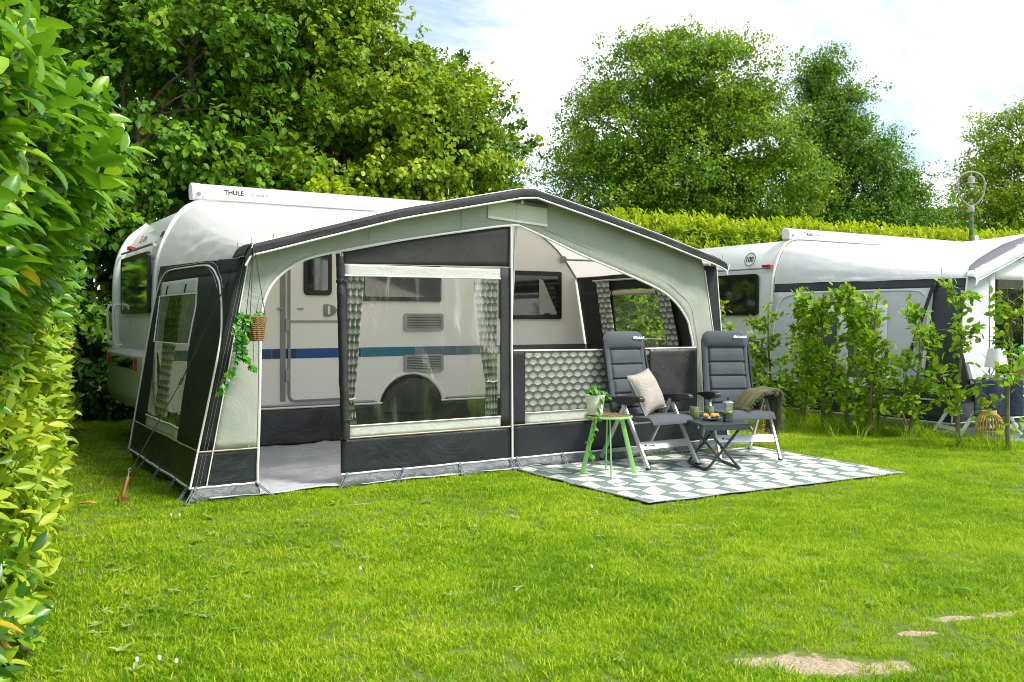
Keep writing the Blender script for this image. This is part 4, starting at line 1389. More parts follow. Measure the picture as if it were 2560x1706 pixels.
# ---------------------------------------------------------------- recliner chairs (facing -Y)
def make_chair(name, label, group, loc, rot):
    t = thing(name, label, 'chair', loc, rot, group)
    w = .30
    for s in (-1, 1):
        x = s * w
        for foot, top in (((x, -.385, .012), (x, .00, .605)), ((x, .375, .012), (x, -.035, .605))):
            dx_ = .0 if foot[1] < 0 else -.026 * s
            m = MB(); m.bar((foot[0] + dx_, foot[1], foot[2]), (top[0] + dx_, top[1], top[2]), .024, .040, (0, 1, .3)); lg = m.build('leg', M['alu'], t)
            m = MB(); m.box(foot[0] + dx_ - .015, foot[0] + dx_ + .015, foot[1] - .024, foot[1] + .024, 0, .022); m.build('foot', M['arm'], lg, bevel=.004)
        arm = [(-.305, .618), (-.30, .655), (-.27, .668), (-.10, .66), (.16, .635), (.31, .615), (.315, .595), (.20, .598), (.08, .585), (.0, .572), (-.12, .580), (-.2, .602)]
        m = MB(); m.prism(arm, lambda a, z, d: (d, a, z), x - .032, x + .032); m.build('armrest', M['arm'], t, bevel=.010)
        m = MB(); m.bar((s * .265, .19, .42), (s * .245, .365, 1.17), .022, .026, (0, 1, 0)); m.build('back_frame', M['arm'], t)
        m = MB(); m.box(s * .262 - .018, s * .262 + .018, .12, .19, .455, .505); m.build('hinge', M['arm'], t, bevel=.006)
    m = MB(); m.prism(rrect(-.29, .29, .175, .238, .01), lambda a, z, d: (a, -.262 + (z - .2) * .65 - d, z), -.008, .008); fb = m.build('front_bar', M['alu'], t)
    text_mesh('lettering', 'Dukdalf', .026, M['ink'], fb, (-.21, -.273, .195), (1, 0, 0), (0, .1, 1), bold=.0008)
    m = MB(); m.lathe([(0, 0), (.014, 0), (.014, .002), (0, .002)], 12); m.v = [(a - .235, -.269 - c, .204 + b_) for a, b_, c in m.v]; m.build('emblem', M['ink'], fb)
    m = MB(); m.prism(rrect(-.265, .265, .065, .105, .008), lambda a, z, d: (a, .335 - (z - .085) * .65 + d, z), -.007, .007); m.build('rear_bar', M['alu'], t)
    m = MB(); m.tube([(-.285, -.115, .405), (-.24, -.115, .405), (.24, -.115, .405), (.285, -.115, .405)], [.02, .0135, .0135, .02], 10); m.build('seat_tube', M['alu'], t)
    # seat pad
    def seat(u, v):
        x = (u - .5) * .50
        y = lerp(-.40, .215, v)
        z = .475 - .035 * v - .045 * max(0, (.14 - v) / .14) ** 2 * 1.2
        bul = (1 - abs(2 * u - 1) ** 6) * (1 - abs(2 * v - 1) ** 8)
        gro = -.008 * math.exp(-((abs(2 * u - 1) - .72) / .06) ** 2)
        return (x, y, z + .016 * bul + gro)
    m = MB(); m.grid(seat, 30, 30); m.grid(lambda u, v: tuple(V(*seat(u, v)) * V(1, 1, 0) + V(0, 0, .456 - .035 * v - .05 * max(0, (.14 - v) / .14) ** 2)), 30, 30, flip=True)
    n = 31
    k = n * n
    for i in range(30):
        m.f += [(i, k + i, k + i + 1, i + 1), (n * 30 + i, n * 30 + i + 1, k + n * 30 + i + 1, k + n * 30 + i), (i * n, (i + 1) * n, k + (i + 1) * n, k + i * n), (i * n + 30, k + i * n + 30, k + (i + 1) * n + 30, (i + 1) * n + 30)]
        m.mi += [0] * 4
    m.build('seat', M['chair_fab'], t, angle=60)
    # backrest, quilted, with a head bolster
    A, B = V(0, .175, .43), V(0, .375, 1.26)
    ax = B - A
    LN = np.linalg.norm(ax); ax /= LN
    nr = V(0, -ax[2], ax[1])
    def wid(v):
        k = 1. if v < .89 else math.sqrt(max(0, 1 - ((v - .89) / .112) ** 2)) * .36 + .64
        return (.272 - .020 * v) * k
    def bk(u, v, f):
        x = (2 * u - 1) * wid(v)
        th = .030 * (1 - abs(2 * u - 1) ** 5) ** .7
        if f > 0:
            if v > .80:
                th += .030 * math.sin(PI * min(1, (v - .80) / .20)) ** .7 * (1 - abs(2 * u - 1) ** 4)
            else:
                e = abs(2 * u - 1)
                for g in (.10, .27, .44, .61, .785):
                    if e < .76: th -= .022 * math.exp(-((v - g) / .010) ** 2)
                th -= .017 * math.exp(-((e - .74) / .035) ** 2) * (1 if v > .06 else 0)
                for g in (.185, .355, .525, .70):
                    if e < .70: th += .007 * math.exp(-((v - g) / .05) ** 2)
            th *= min(1, (1 - v) / .02 + .15) * min(1, v / .02 + .2)
        p = A + ax * (v * LN) + nr * (th if f > 0 else -.012 * (1 - abs(2 * u - 1) ** 6))
        p = p + nr * (.03 * math.sin(PI * v) * -1)
        return (x, p[1], p[2])
    NU, NV = 44, 120
    m = MB(); m.grid(lambda u, v: bk(u, v, 1), NU, NV); m.grid(lambda u, v: bk(u, v, -1), NU, NV, flip=True)
    n = NU + 1; k = n * (NV + 1)
    for i in range(NU):
        m.f += [(i, k + i, k + i + 1, i + 1), (n * NV + i, n * NV + i + 1, k + n * NV + i + 1, k + n * NV + i)]; m.mi += [0, 0]
    for i in range(NV):
        m.f += [(i * n, (i + 1) * n, k + (i + 1) * n, k + i * n), (i * n + NU, k + i * n + NU, k + (i + 1) * n + NU, (i + 1) * n + NU)]; m.mi += [0, 0]
    br = m.build('backrest', M['chair_fab'], t, angle=75)
    # printed mark on the head bolster
    def onb(x, v): return V(*bk(.5 + x / (2 * wid(v)), v, 1)) + nr * .004
    o_ = onb(.09, .905)
    text_mesh('lettering', 'Dukdalf', .032, M['white_ink'], br, tuple(onb(.112, .895) + nr * .008), (1, 0, 0), tuple(ax), bold=.0012)
    em = [(-.018, 0), (-.018, .014), (-.010, .024), (0, .026), (.010, .024), (.018, .014), (.018, 0)]
    m = MB(); m.prism(em, lambda a, z, d: tuple(onb(.09, .895) + V(a, 0, 0) + ax * z + nr * (.008 + d)), 0, .001); m.build('emblem', M['white_ink'], br)
    return t


chair1 = make_chair('recliner_chair', 'charcoal padded recliner on the rug with a taupe cushion on its seat', 'padded recliner chairs', (5.85, 6.86, RZ), R(-1))
chair2 = dup(chair1, (6.92, 6.72, RZ), R(-26), 'charcoal padded recliner on the rug with an olive throw over one arm', 'padded recliner chairs')

# cushion leaning in the left chair
t = thing('cushion', 'taupe corduroy cushion leaning in the left padded recliner', 'cushion', (5.83, 6.72, RZ + .47), R(16))
def cush(u, v, f):
    a, b_ = 2 * u - 1, 2 * v - 1
    k = 1 - .10 * (1 - abs(b_) ** 2) * abs(a) ** 3
    k2 = 1 - .10 * (1 - abs(a) ** 2) * abs(b_) ** 3
    x, y = a * .205 * k, b_ * .205 * k2
    th = f * .085 * ((1 - abs(a) ** 2.6) * (1 - abs(b_) ** 2.6)) ** .55 + .004 * nz(a * 4, b_ * 4, f)
    return x, y, th
def cplace(x, y, th):
    an = R(9)
    x, y = x * math.cos(an) - y * math.sin(an), x * math.sin(an) + y * math.cos(an)
    lean = R(66)
    return (x, y * math.cos(lean) - th * math.sin(lean) + .09, (y + .215) * math.sin(lean) + th * math.cos(lean) + .02)
m = MB(); m.grid(lambda u, v: cplace(*cush(u, v, 1)), 30, 30); m.build('cover', M['pillow'], t)
m = MB(); m.grid(lambda u, v: cplace(*cush(u, v, -1)), 30, 30, flip=True); m.build('back_cover', M['pillow_edge'], t)
ed = [cush(u, 0, 1)[:2] for u in np.linspace(0, 1, 16)] + [cush(1, v, 1)[:2] for v in np.linspace(0, 1, 16)[1:]] + [cush(u, 1, 1)[:2] for u in np.linspace(1, 0, 16)[1:]] + [cush(0, v, 1)[:2] for v in np.linspace(1, 0, 16)[1:-1]]
m = MB(); m.tube([cplace(x, y, 0) for x, y in ed], .006, 6, closed=True); m.build('piping', M['pillow_edge'], t)

# throw over the right arm of the second chair (written in the chair's frame)
t = thing('throw_blanket', 'olive fringed throw draped over the arm of the right recliner', 'blanket', (6.92, 6.72, RZ), R(-26))
def throw(u, v):
    # v runs from the seat side over the arm to the outer drop; u along the arm (front to back)
    y = lerp(-.29, .10, u)
    L = v * 1.08
    if L < .46:
        k = 1 - L / .46
        x = .255 - .28 * k ** 1.15
        z = .675 - .185 * k
        z = max(z, .50 - .02 * u)
        yy = y - .02 * k + .05 * k * (u - .5)
    elif L < .58:
        k = (L - .46) / .12
        x = .255 + .09 * k; z = .675 + .018 * math.sin(PI * k); yy = y
    else:
        k = (L - .58) / .50
        x = .348 + .012 * math.sin(k * 3); z = .672 - .40 * k; yy = y * (1 - .25 * k) + .0 * k
    f = .018 * math.sin(u * 16 + v * 3) * (.35 + abs(v - .48)) + .012 * nz(u * 5, v * 6)
    return (x + (f if L > .58 else f * .6), yy + .01 * nz(u * 4, v * 5, 7), z + (abs(f) * 1.5 * math.sin(PI * min(1, L / .46)) if L < .46 else 0) + (.045 * math.sin(PI * L / .46) if L < .46 else 0))
m = MB(); m.grid(throw, 50, 70); cl = m.build('cloth', M['throw'], t, solid=.007)
fr = MB()
rs = random.Random(4)
def fringe(p, d):
    p = V(*p)
    a = p + V(*d) * .5 + V(rs.gauss(0, .006), rs.gauss(0, .006), rs.gauss(0, .004))
    e = p + V(*d) + V(rs.gauss(0, .012), rs.gauss(0, .012), rs.gauss(0, .008))
    fr.tube([p, a, e], [.0022, .002, .0012], 3, cap=False)
for k in range(170):
    u = rs.random()
    fringe(throw(u, 0.005), (-.03, -.01, -.008 + .02 * rs.random()))
    fringe(throw(u, .995), (.0, 0, -.05))
    v = rs.random()
    fringe(throw(0.0, v), (.01 if v < .5 else .02, -.035, -.025))
    if k % 2: fringe(throw(1.0, v), (.0, .03, -.02))
fr.build('fringe', M['throw'], t)['kind'] = 'stuff'

# ---------------------------------------------------------------- green side table, mat, ivy pot
GT = (5.10, 6.50)
t = thing('side_table', 'small round light green metal side table on the rug', 'table', (GT[0], GT[1], RZ))
m = MB(); m.lathe([(0, .505), (.20, .505), (.212, .508), (.215, .516), (.212, .524), (.204, .527), (.200, .518), (0, .518)], 48); m.build('table_top', M['green_metal'], t)
for k in range(4):
    a = R(-32 + 90 * k)
    c, s = math.cos(a), math.sin(a)
    m = MB(); m.bar((.115 * c, .115 * s, .505), (.235 * c, .235 * s, .0), .012, .040, (c, s, .2)); m.build('leg', M['green_metal'], t)
m = MB()
for k in range(9):
    r_ = .018 + k * .0215
    n_ = max(10, int(r_ * 260))
    m.tube([(r_ * math.cos(a), r_ * math.sin(a), .006 + .0018 * math.sin(a * n_ / 2.)) for a in np.linspace(0, 2 * PI, n_ * 2 + 1)[:-1]], .0105, 5, closed=True, squash=.6)
t = thing('placemat', 'round woven rattan mat lying on the green side table', 'mat', (GT[0] - .0, GT[1] + .0, RZ + .519))
m.build('weave', M['rattan'], t)


def ivy_strands(strands, parent, size, seed, step=.03, mat='ivy'):
    rs_ = np.random.default_rng(seed)
    st = MB()
    P, A, N, S = [], [], [], []
    for s in strands:
        c = cr(s, max(6, int(sum(np.linalg.norm(V(*s[i + 1]) - V(*s[i])) for i in range(len(s) - 1)) / step)))
        st.tube(c, .0018, 4, cap=False)
        for i, p in enumerate(c[1:]):
            for _ in range(2 if rs_.random() < .6 else 1):
                d = rs_.normal(size=3) * V(1, 1, .4) + V(0, -.4, -.2)
                d /= np.linalg.norm(d)
                P.append(p + d * .012); A.append(d * .7 + V(0, 0, -.55)); N.append(V(.1, -.8, .5) + rs_.normal(size=3) * .35); S.append(size * rs_.uniform(.55, 1.15))
    st.build('vine', M['vine'], parent)
    leaf_mesh('leaves', tpl_ivy(), P, A, N, S, M[mat], parent, rs_.random(len(P)))


PT = (GT[0] - .115, GT[1] + .045)
t = thing('potted_ivy', 'trailing ivy in a ribbed cream pot on the green side table', 'plant', (PT[0], PT[1], RZ + .535))
prof = [(0, 0), (.062, 0), (.064, .004)]
for k in range(16):
    z = .01 + k * .0098
    r_ = .065 + .024 * (z / .17)
    prof += [(r_ - .0018, z), (r_ + .0012, z + .005)]
prof += [(.092, .170), (.093, .176), (.088, .176), (.084, .15), (0, .15)]
m = MB(); m.lathe(prof, 40); m.build('pot', M['pot_white'], t, angle=25)
m = MB(); m.lathe([(0, .152), (.083, .152)], 20); m.build('soil', M['soil'], t)
ivy_strands([[(0, 0, .16), (.0, -.03, .20), (-.02, -.06, .22)], [(.02, 0, .16), (.04, -.04, .21), (.07, -.06, .20), (.10, -.08, .15)], [(0, -.02, .16), (-.05, -.04, .20), (-.08, -.05, .20)],
             [(.02, -.03, .16), (0, -.085, .165), (-.03, -.10, .08), (-.04, -.10, .02), (-.07, -.12, .0), (-.115, -.165, -.03), (-.14, -.16, -.10), (-.17, -.15, -.2), (-.16, -.15, -.30), (-.15, -.15, -.36)],
             [(0, 0, .16), (.02, .0, .23), (.01, -.01, .25)], [(0, .02, .16), (-.03, .02, .21), (-.01, 0, .24)]], t, .050, 5, .028)

# ---------------------------------------------------------------- folding table and breakfast
FT, FR_ = (6.20, 6.31), R(-24)
ft = thing('folding_table', 'low slate grey metal folding table with crossed tube legs', 'table', (FT[0], FT[1], RZ), FR_)
hx, hy, zt = .235, .325, .435
m = MB()
m.add([(-hx, -hy, zt), (hx, -hy, zt), (hx, hy, zt), (-hx, hy, zt), (-hx, -hy, zt - .006), (hx, -hy, zt - .006), (hx, hy, zt - .006), (-hx, hy, zt - .006)], [(0, 1, 2, 3), (7, 6, 5, 4), (0, 4, 5, 1), (1, 5, 6, 2), (2, 6, 7, 3), (3, 7, 4, 0)])
top = m.build('table_top', M['tab_dark'], ft, smooth=False, bevel=.003)
for sgn in (-1, 1):
    m = MB(); m.prism([(-hx, zt - .007), (hx, zt - .007), (hx - .05, zt - .055), (-hx + .05, zt - .055)], lambda a, z, d: (a, d, z), sgn * hy - .002, sgn * (hy - .006)); m.build('apron', M['tab_dark'], ft, smooth=False)
    m = MB(); m.prism([(-hy, zt - .007), (hy, zt - .007), (hy - .05, zt - .055), (-hy + .05, zt - .055)], lambda a, z, d: (d, a, z), sgn * hx - .002, sgn * (hx - .006)); ap = m.build('apron', M['tab_dark'], ft, smooth=False)
    if sgn < 0:
        text_mesh('lettering', 'Jo', .045, M['white_ink'], ap, (-hx - .0025, -hy + .10, zt - .042), (0, -1, 0), (0, 0, 1), bold=.001)
for s, yy in ((1, .25), (-1, .225)):
    path = [(s * .17, -yy, zt - .03), (s * -.13, -yy, .05), (s * -.165, -yy + .012, .016), (s * -.175, -yy + .05, .013), (s * -.175, yy - .05, .013), (s * -.165, yy - .012, .016), (s * -.13, yy, .05), (s * .17, yy, zt - .03)]
    m = MB(); m.tube(path, .0125, 10); m.build('leg_frame', M['tube_dark'], ft)
def on_table(x, y):
    c, s = math.cos(FR_), math.sin(FR_)
    return (FT[0] + x * c - y * s, FT[1] + x * s + y * c, RZ + zt + .001)
mugp = [(r_ * 1.14, z * 1.16) for r_, z in [(0, 0), (.030, 0), (.037, .004), (.041, .014), (.041, .095), (.0395, .097), (.037, .095), (.037, .012), (0, .010)]]
for (x, y), lb in (((-.135, .155), 'olive green mug on the left of the folding table'), ((.03, .205), 'olive green mug standing behind the plate of muffins')):
    t = thing('mug', lb, 'mug', on_table(x, y), 0, 'green mugs')
    m = MB(); m.lathe(mugp, 28); m.build('cup', M['mug'], t)
t = thing('plate', 'grey oval plate of muffins on the folding table', 'plate', on_table(-.02, .02))
m = MB(); m.lathe([(0, .002), (.055, .002), (.085, .010), (.105, .022), (.106, .025), (.103, .025), (.083, .014), (.055, .007), (0, .007)], 36); m.v = [(x * 1.0, y * .8, z) for x, y, z in m.v]; m.build('dish', M['plate'], t)
for (x, y), lb in (((-.068, .035), 'leftmost small muffin on the grey plate'), ((-.005, .012), 'middle small muffin on the grey plate'), ((.038, .038), 'rightmost small muffin on the grey plate')):
    p = on_table(x, y)
    t = thing('muffin', lb, 'muffin', (p[0], p[1], p[2] + .0075), 0, 'muffins on the plate')
    pr = [(0, 0)] + [(.019 + .004 * q, .026 * q) for q in (0, .5, 1)]
    m = MB(); m.lathe(pr, 24)
    m.v = [(a * (1 + .05 * (i % 2)), b_ * (1 + .05 * (i % 2)), c) for i, (a, b_, c) in enumerate(m.v)]
    m.build('wrapper', M['wrapper'], t)
    m = MB(); m.lathe([(.022, .024), (.0285, .029), (.0275, .040), (.020, .050), (.010, .055), (0, .056)], 22)
    m.v = [(a + .003 * nz(a * 90, b_ * 90, x), b_ + .003 * nz(a * 80, b_ * 70, y), c + .004 * nz(a * 70, b_ * 70, 2 + x)) for a, b_, c in m.v]
    m.build('top', M['muffin'], t)
t = thing('moka_pot', 'silver and black stovetop coffee pot on the folding table', 'coffee pot', on_table(.085, -.135), R(20))
m = MB(); m.lathe([(0, 0), (.048, 0), (.050, .006), (.044, .075), (.040, .080), (0, .08)], 8); m.build('boiler', M['moka_blk'], t, smooth=False)
m = MB(); m.lathe([(0, .0805), (.038, .0805), (.040, .084), (.040, .094), (.036, .098), (0, .098)], 24); m.build('collar', M['moka_grn'], t)
m = MB(); m.lathe([(0, .0985), (.036, .0985), (.040, .104), (.051, .172), (.052, .176), (0, .176)], 8); m.build('jug', M['moka_al'], t, smooth=False)
m = MB(); m.prism([(-.049, .172), (-.068, .178), (-.05, .140)], lambda a, z, d: (a, d, z), -.010, .010); m.build('spout', M['moka_al'], t)
m = MB(); m.lathe([(.053, .1765), (.050, .181), (.02, .193), (0, .195)], 8); m.build('lid', M['moka_al'], t, smooth=False)
m = MB(); m.lathe([(0, .194), (.006, .194), (.008, .205), (.011, .212), (.009, .219), (0, .22)], 14); m.build('knob', M['moka_blk'], t)
m = MB(); m.tube(cr([(.048, 0, .176), (.075, 0, .186), (.094, 0, .170), (.092, 0, .135), (.080, 0, .105)], 16), [.007] * 5 + [.010] * 10 + [.007, .006], 8, squash=.8); m.build('handle', M['moka_blk'], t)

# ---------------------------------------------------------------- hanging basket
HB = (2.105, 7.05)
t = thing('hanging_basket', 'woven brown basket of trailing ivy hanging at the left awning corner', 'hanging plant', (HB[0], HB[1], 1.235))
m = MB()
for k in range(12):
    z = .010 + k * .0158
    r_ = .052 + .020 * (k / 11) ** .7
    ph = k * .4
    n_ = 56
    pts = [(r_ * math.cos(a), r_ * math.sin(a), z + .0012 * math.sin(a * 12 + ph)) for a in np.linspace(0, 2 * PI, n_ + 1)[:-1]]
    rad = [.0088 + .0022 * math.sin(a * 12 + ph) for a in np.linspace(0, 2 * PI, n_ + 1)[:-1]]
    m.tube(pts, rad, 6, closed=True)
m.lathe([(0, .004), (.05, .004)], 20)
m.build('basket', M['rope_brown'], t)
m = MB(); m.lathe([(0, .15), (.066, .15)], 20); m.build('soil', M['soil'], t)
top_ = (2.115 - HB[0], 7.13 - HB[1], 1.985 - 1.235)
for a in (R(-10), R(150), R(220)):
    m = MB(); m.tube([(.075 * math.cos(a), .075 * math.sin(a), .175), (lerp(.075 * math.cos(a), top_[0], .5), lerp(.075 * math.sin(a), top_[1], .5), .46), top_], .0032, 5); m.build('cord', M['strap'], t)
ivy_strands([[(0, 0, .16), (.0, -.02, .21), (.02, -.03, .23)], [(-.02, -.02, .17), (-.07, -.03, .20), (-.12, -.05, .17), (-.13, -.06, .08), (-.14, -.05, -.05), (-.16, -.06, -.16), (-.22, -.06, -.25), (-.25, -.05, -.33), (-.265, -.05, -.38)],
             [(-.02, -.02, .17), (-.06, -.05, .19), (-.10, -.06, .12), (-.10, -.06, .0), (-.11, -.06, -.1), (-.06, -.06, -.17), (-.02, -.05, -.2)],
             [(-.02, 0, .17), (-.08, 0, .21), (-.14, -.03, .18), (-.16, -.04, .10), (-.15, -.05, .0), (-.13, -.05, -.12)], [(.02, 0, .16), (.04, -.01, .195), (.06, -.02, .20)], [(-.03, 0, .17), (-.09, -.02, .19), (-.11, -.05, .10), (-.10, -.05, .02)],
             [(-.03, 0, .17), (-.08, -.02, .2), (-.15, -.03, .14), (-.15, -.04, .05)]], t, .056, 9, .026)


# ---------------------------------------------------------------- storm springs, lanterns
def storm_spring(label, loc, top, mat='copper'):
    t = thing('ground_anchor', label, 'tent anchor', loc, 0, 'copper tent anchors')
    d = V(*top) - V(0, 0, .03)
    L = np.linalg.norm(d); d /= L
    p0 = V(0, 0, .03) + d * .04
    m = MB(); m.tube([p0, p0 + d * (L - .10)], .016, 12); m.build('spring_sleeve', M[mat], t)
    m = MB(); m.tube([p0 + d * (L - .10), p0 + d * (L - .06)], .004, 5)
    m.tube([p0 + d * (L - .05) + V(.012 * math.cos(a), 0, .012 * math.sin(a)) for a in np.linspace(0, 2 * PI, 11)[:-1]], .003, 5, closed=True); m.build('hook', M['steel'], t)
    m = MB(); m.prism([(-.05, .05), (.05, .05), (.045, -.02), (-.045, -.02)], lambda a, z, dd: (a * .8 + .02, a * -.5 + dd, z), -.003, .003); m.build('peg_plate', M[mat], t)
    m = MB(); m.tube([p0, V(-.01, 0, .05), V(-.01, -.02, -.05)], .006, 6); m.build('peg', M[mat], t)
    return t


storm_spring('copper coloured storm anchor in the grass at the left awning corner', (1.22, 7.53, 0), (.065, .015, .26))
storm_spring('copper coloured storm anchor in the grass beside the wire lantern', (8.0, 7.42, 0), (-.13, .10, .26))
storm_spring('copper storm anchor among the beech saplings', (10.62, 7.35, 0), (.05, .12, .26))
t = thing('wire_lantern', 'copper wire lantern with a handle on the lawn behind the right recliner', 'lantern', (7.80, 7.10, 0))
m = MB()
rings = [(.085, .012), (.115, .10), (.108, .17), (.075, .235)]
for r_, z in rings: m.tube([(r_ * math.cos(a), r_ * math.sin(a), z) for a in np.linspace(0, 2 * PI, 29)[:-1]], .0036, 5, closed=True)
m.build('rings', M['wire_cu'], t)
for k in range(8):
    a = 2 * PI * k / 8
    m = MB(); m.tube(cr([(r_ * math.cos(a), r_ * math.sin(a), z) for r_, z in rings], 10), .0032, 5); m.build('rib', M['wire_cu'], t)
m = MB(); m.tube(cr([(-.078, 0, .235), (-.085, 0, .36), (-.05, 0, .46), (.05, 0, .46), (.085, 0, .36), (.078, 0, .235)], 24), .0036, 5); m.build('handle', M['wire_cu'], t)
m = MB(); m.lathe([(0, .175), (.055, .175), (.058, .19), (.055, .192), (0, .19)], 20); m.build('candle_dish', M['vent_grey'], t)

# ---------------------------------------------------------------- neighbouring awning
NYF, NYR = 6.85, 9.86
na = thing('awning_tent', 'pale grey awning with dark skirting behind the beech saplings, cut by the right frame edge', 'awning', (12.5, 8.4, 0), world=True)
NRAIL = [(x + 8.99, z) for x, z in RAIL]
NFRO = [(11.10, 1.93), (11.11, 1.95), (11.13, 1.975), (11.16, 2.0), (11.22, 2.02), (11.36, 2.065), (11.7, 2.18), (12.4, 2.42), (13.6, 2.72), (14.5, 2.45), (15.2, 2.25), (15.6, 2.14), (15.9, 2.07), (16.05, 2.04), (16.15, 2.02), (16.2, 1.95)]
nrc = cr(NRAIL, 150)
nfc = [V(*pl(NFRO, k / 150)) for k in range(151)]
def nroof(u, v):
    k = u * 150
    i = min(int(k), 149); f = k - i
    r_ = lerp(nrc[i], nrc[i + 1], f); f_ = lerp(nfc[i], nfc[i + 1], f)
    x, z = lerp(f_, r_, v)
    y = lerp(NYF - .03, NYR, v)
    e = math.sin(PI * v)
    side = max(0., (.34 - u) / .34)
    sag = .06 * e * (1 - abs(2 * u - 1) ** 3)
    w = .030 * e * side * (nz(y * 2.5 + z * 4, z * 5, 21.) + .6 * nz(y * 6, z * 9 + x * 3, 24)) + .008 * e * nz(x * 2 + y, y * 1.4, 28)
    return (x - w * side * .9, y, z - sag + w * (1 - .6 * side))
m = MB(); m.grid(nroof, 150, 36, flip=True); nro = m.build('roof', M['roof_n'], na, angle=70); _upfix(nro)
nfs = nfc[4:147]
def ntrim(u, v):
    p = pl([tuple(q) for q in nfs], u)
    y, dz = pl([(NYF + .02, .014), (NYF - .10, .006), (NYF - .14, -.02), (NYF - .13, -.10)], v)
    return (p[0], y, p[1] + dz + .004 * nz(p[0] * 8, v, 3))
m = MB(); m.grid(ntrim, 90, 8); ntr = m.build('roof_trim', M['n_grey'], na, solid=.004)
MB().tube([(pl([tuple(q) for q in nfs], u)[0], NYF - .133, pl([tuple(q) for q in nfs], u)[1] - .104) for u in np.linspace(0, 1, 60)], .009, 5).build('trim_piping', M['n_white'], ntr)
m = MB(); m.grid(lambda u, v: (lerp(pl([tuple(q) for q in nfs], u)[0], pl([tuple(q) for q in nfs], u)[0], v), NYF + .02, pl([tuple(q) for q in nfs], u)[1] - lerp(.02, .20, v)), 60, 3); m.build('front_head', M['n_dark'], na, solid=.004)
m = MB(); m.grid(lambda u, v: tuple(V(*nroof(lerp(.27, .53, u), lerp(.0, .02 + .10 * u, v))) + V(0, 0, .012)), 40, 4); m.build('ridge_band', pbr('mid_grey_band', (.13, .135, .15), .7, var=.1), nro, solid=.004)


def nside(s, z):
    a = V(10.76 + .185 * z, NYF, z)
    b_ = V(10.655 + .163 * z, NYR, z)
    p = a + (b_ - a) * s
    return p + V(-.02 * wr(p[1], z, 31) * math.sin(PI * min(max(s, 0), 1)), 0, 0)


side_patch('side_wall', .14, 1., .48, 1.82, M['n_grey'], surf=nside, parent=na, nu=24)
side_patch('side_wall_head', 0., 1., 1.82, 1.955, M['n_dark'], surf=nside, parent=na, nu=24, nv=4)
side_patch('corner_strip', 0., .14, .10, 1.82, M['n_dark'], surf=nside, parent=na, nu=5)
side_patch('side_skirting', .14, 1., .10, .48, M['n_dark'], surf=nside, parent=na, nu=24, nv=5)
for z in (.10, .38, .50):
    MB().tube([nside(s, z) + V(-.012, 0, 0) for s in np.linspace(0, 1, 12)], .011, 5).build('piping', M['n_white'], na)
MB().tube([nside(*p) + V(-.012, 0, 0) for p in cr([(.15, .12), (.15, 1.0), (.155, 1.55), (.18, 1.74), (.26, 1.795), (.6, 1.80), (.85, 1.79), (.95, 1.68), (.97, 1.3), (.97, .15)], 50)], .010, 5).build('frame_piping', M['n_white'], na)
# side window: white bars and clear dim panes
nw0, nw1 = lambda z: .30 + .03 * z, lambda z: .74 + .05 * z
for s0, s1, z0, z1 in ((nw0, nw1, 1.50, 1.60), (nw0, nw1, .50, .60), (nw0, lambda z: nw0(z) + .06, .60, 1.50), (lambda z: nw1(z) - .06, nw1, .60, 1.50), (lambda z: lerp(nw0(z), nw1(z), .5) - .03, lambda z: lerp(nw0(z), nw1(z), .5) + .03, .60, 1.50)):
    side_patch('window_frame', s0, s1, z0, z1, M['n_white'], -.012, surf=nside, parent=na, nu=4, nv=6)
side_patch('window_pane', lambda z: nw0(z) + .06, lambda z: nw1(z) - .06, .60, 1.50, pbr('grey_pane', (.10, .11, .11), .15, var=.3, vscale=3, coat=.6), -.008, surf=nside, parent=na, solid=0)
# storm strap on the neighbour
m = MB(); m.bar((11.05, 7.25, 1.88), (10.78, 7.42, .95), .05, .004, (1, 0, .3)); ns = m.build('storm_strap', M['strap'], na)
m = MB(); m.box(11.01, 11.07, 7.22, 7.25, 1.78, 1.88); m.build('buckle', M['arm'], ns, bevel=.006)
MB().tube([(10.78, 7.42, .95), (10.66, 7.48, .26)], .005, 5).build('cord', M['strap'], ns)
# front of the neighbour
def ncorner(z): return 10.76 + .185 * z
def nfront(name, xa, xb, za, zb, mat, dy=0., nu=14, nv=12, solid=.003):
    fa = xa if callable(xa) else (lambda z: xa)
    fb = xb if callable(xb) else (lambda z: xb)
    m = MB(); m.grid(lambda u, v: (lerp(fa(lerp(za, zb, v)), fb(lerp(za, zb, v)), u), NYF + dy + .012 * wr(lerp(fa(za), fb(za), u), lerp(za, zb, v), 41), lerp(za, zb, v)), nu, nv)
    return m.build(name, mat, na, solid=solid)
nfront('front_wall', ncorner, 11.62, .48, 1.98, M['n_grey'])
nfront('front_skirting', ncorner, 16.0, .08, .48, M['n_dark'])
nfront('window_frame', 11.62, 11.74, .48, 1.98, M['n_white'], -.01, 3)
nfront('window_frame', 12.42, 12.54, .48, 2.15, M['n_white'], -.01, 3)
nfront('window_frame', 11.74, 12.42, 1.93, 2.20, M['n_white'], -.01, 8, 3)
nfront('front_wall', 12.54, 16.0, .48, 1.98, M['n_grey'])
nfront('window_pane', 11.74, 12.42, .50, 1.95, M['net'], .0, solid=0)
m = MB(); m.grid(lambda u, v: (lerp(11.74, lerp(11.80, 11.90, v), u), NYF + .05 + .02 * math.sin(u * 20), lerp(.5, 1.93, v)), 20, 6); m.build('curtain', pbr('grey_curtain', (.40, .42, .40), .8, var=.1), na)
MB().tube([(ncorner(z), NYF - .012, z) for z in np.linspace(.1, 2.0, 10)], .011, 5).build('corner_piping', M['n_white'], na)
for z in (.10, .38, .50): MB().tube([(ncorner(z), NYF - .012, z), (13, NYF - .012, z)], .010, 5).build('piping', M['n_white'], na)
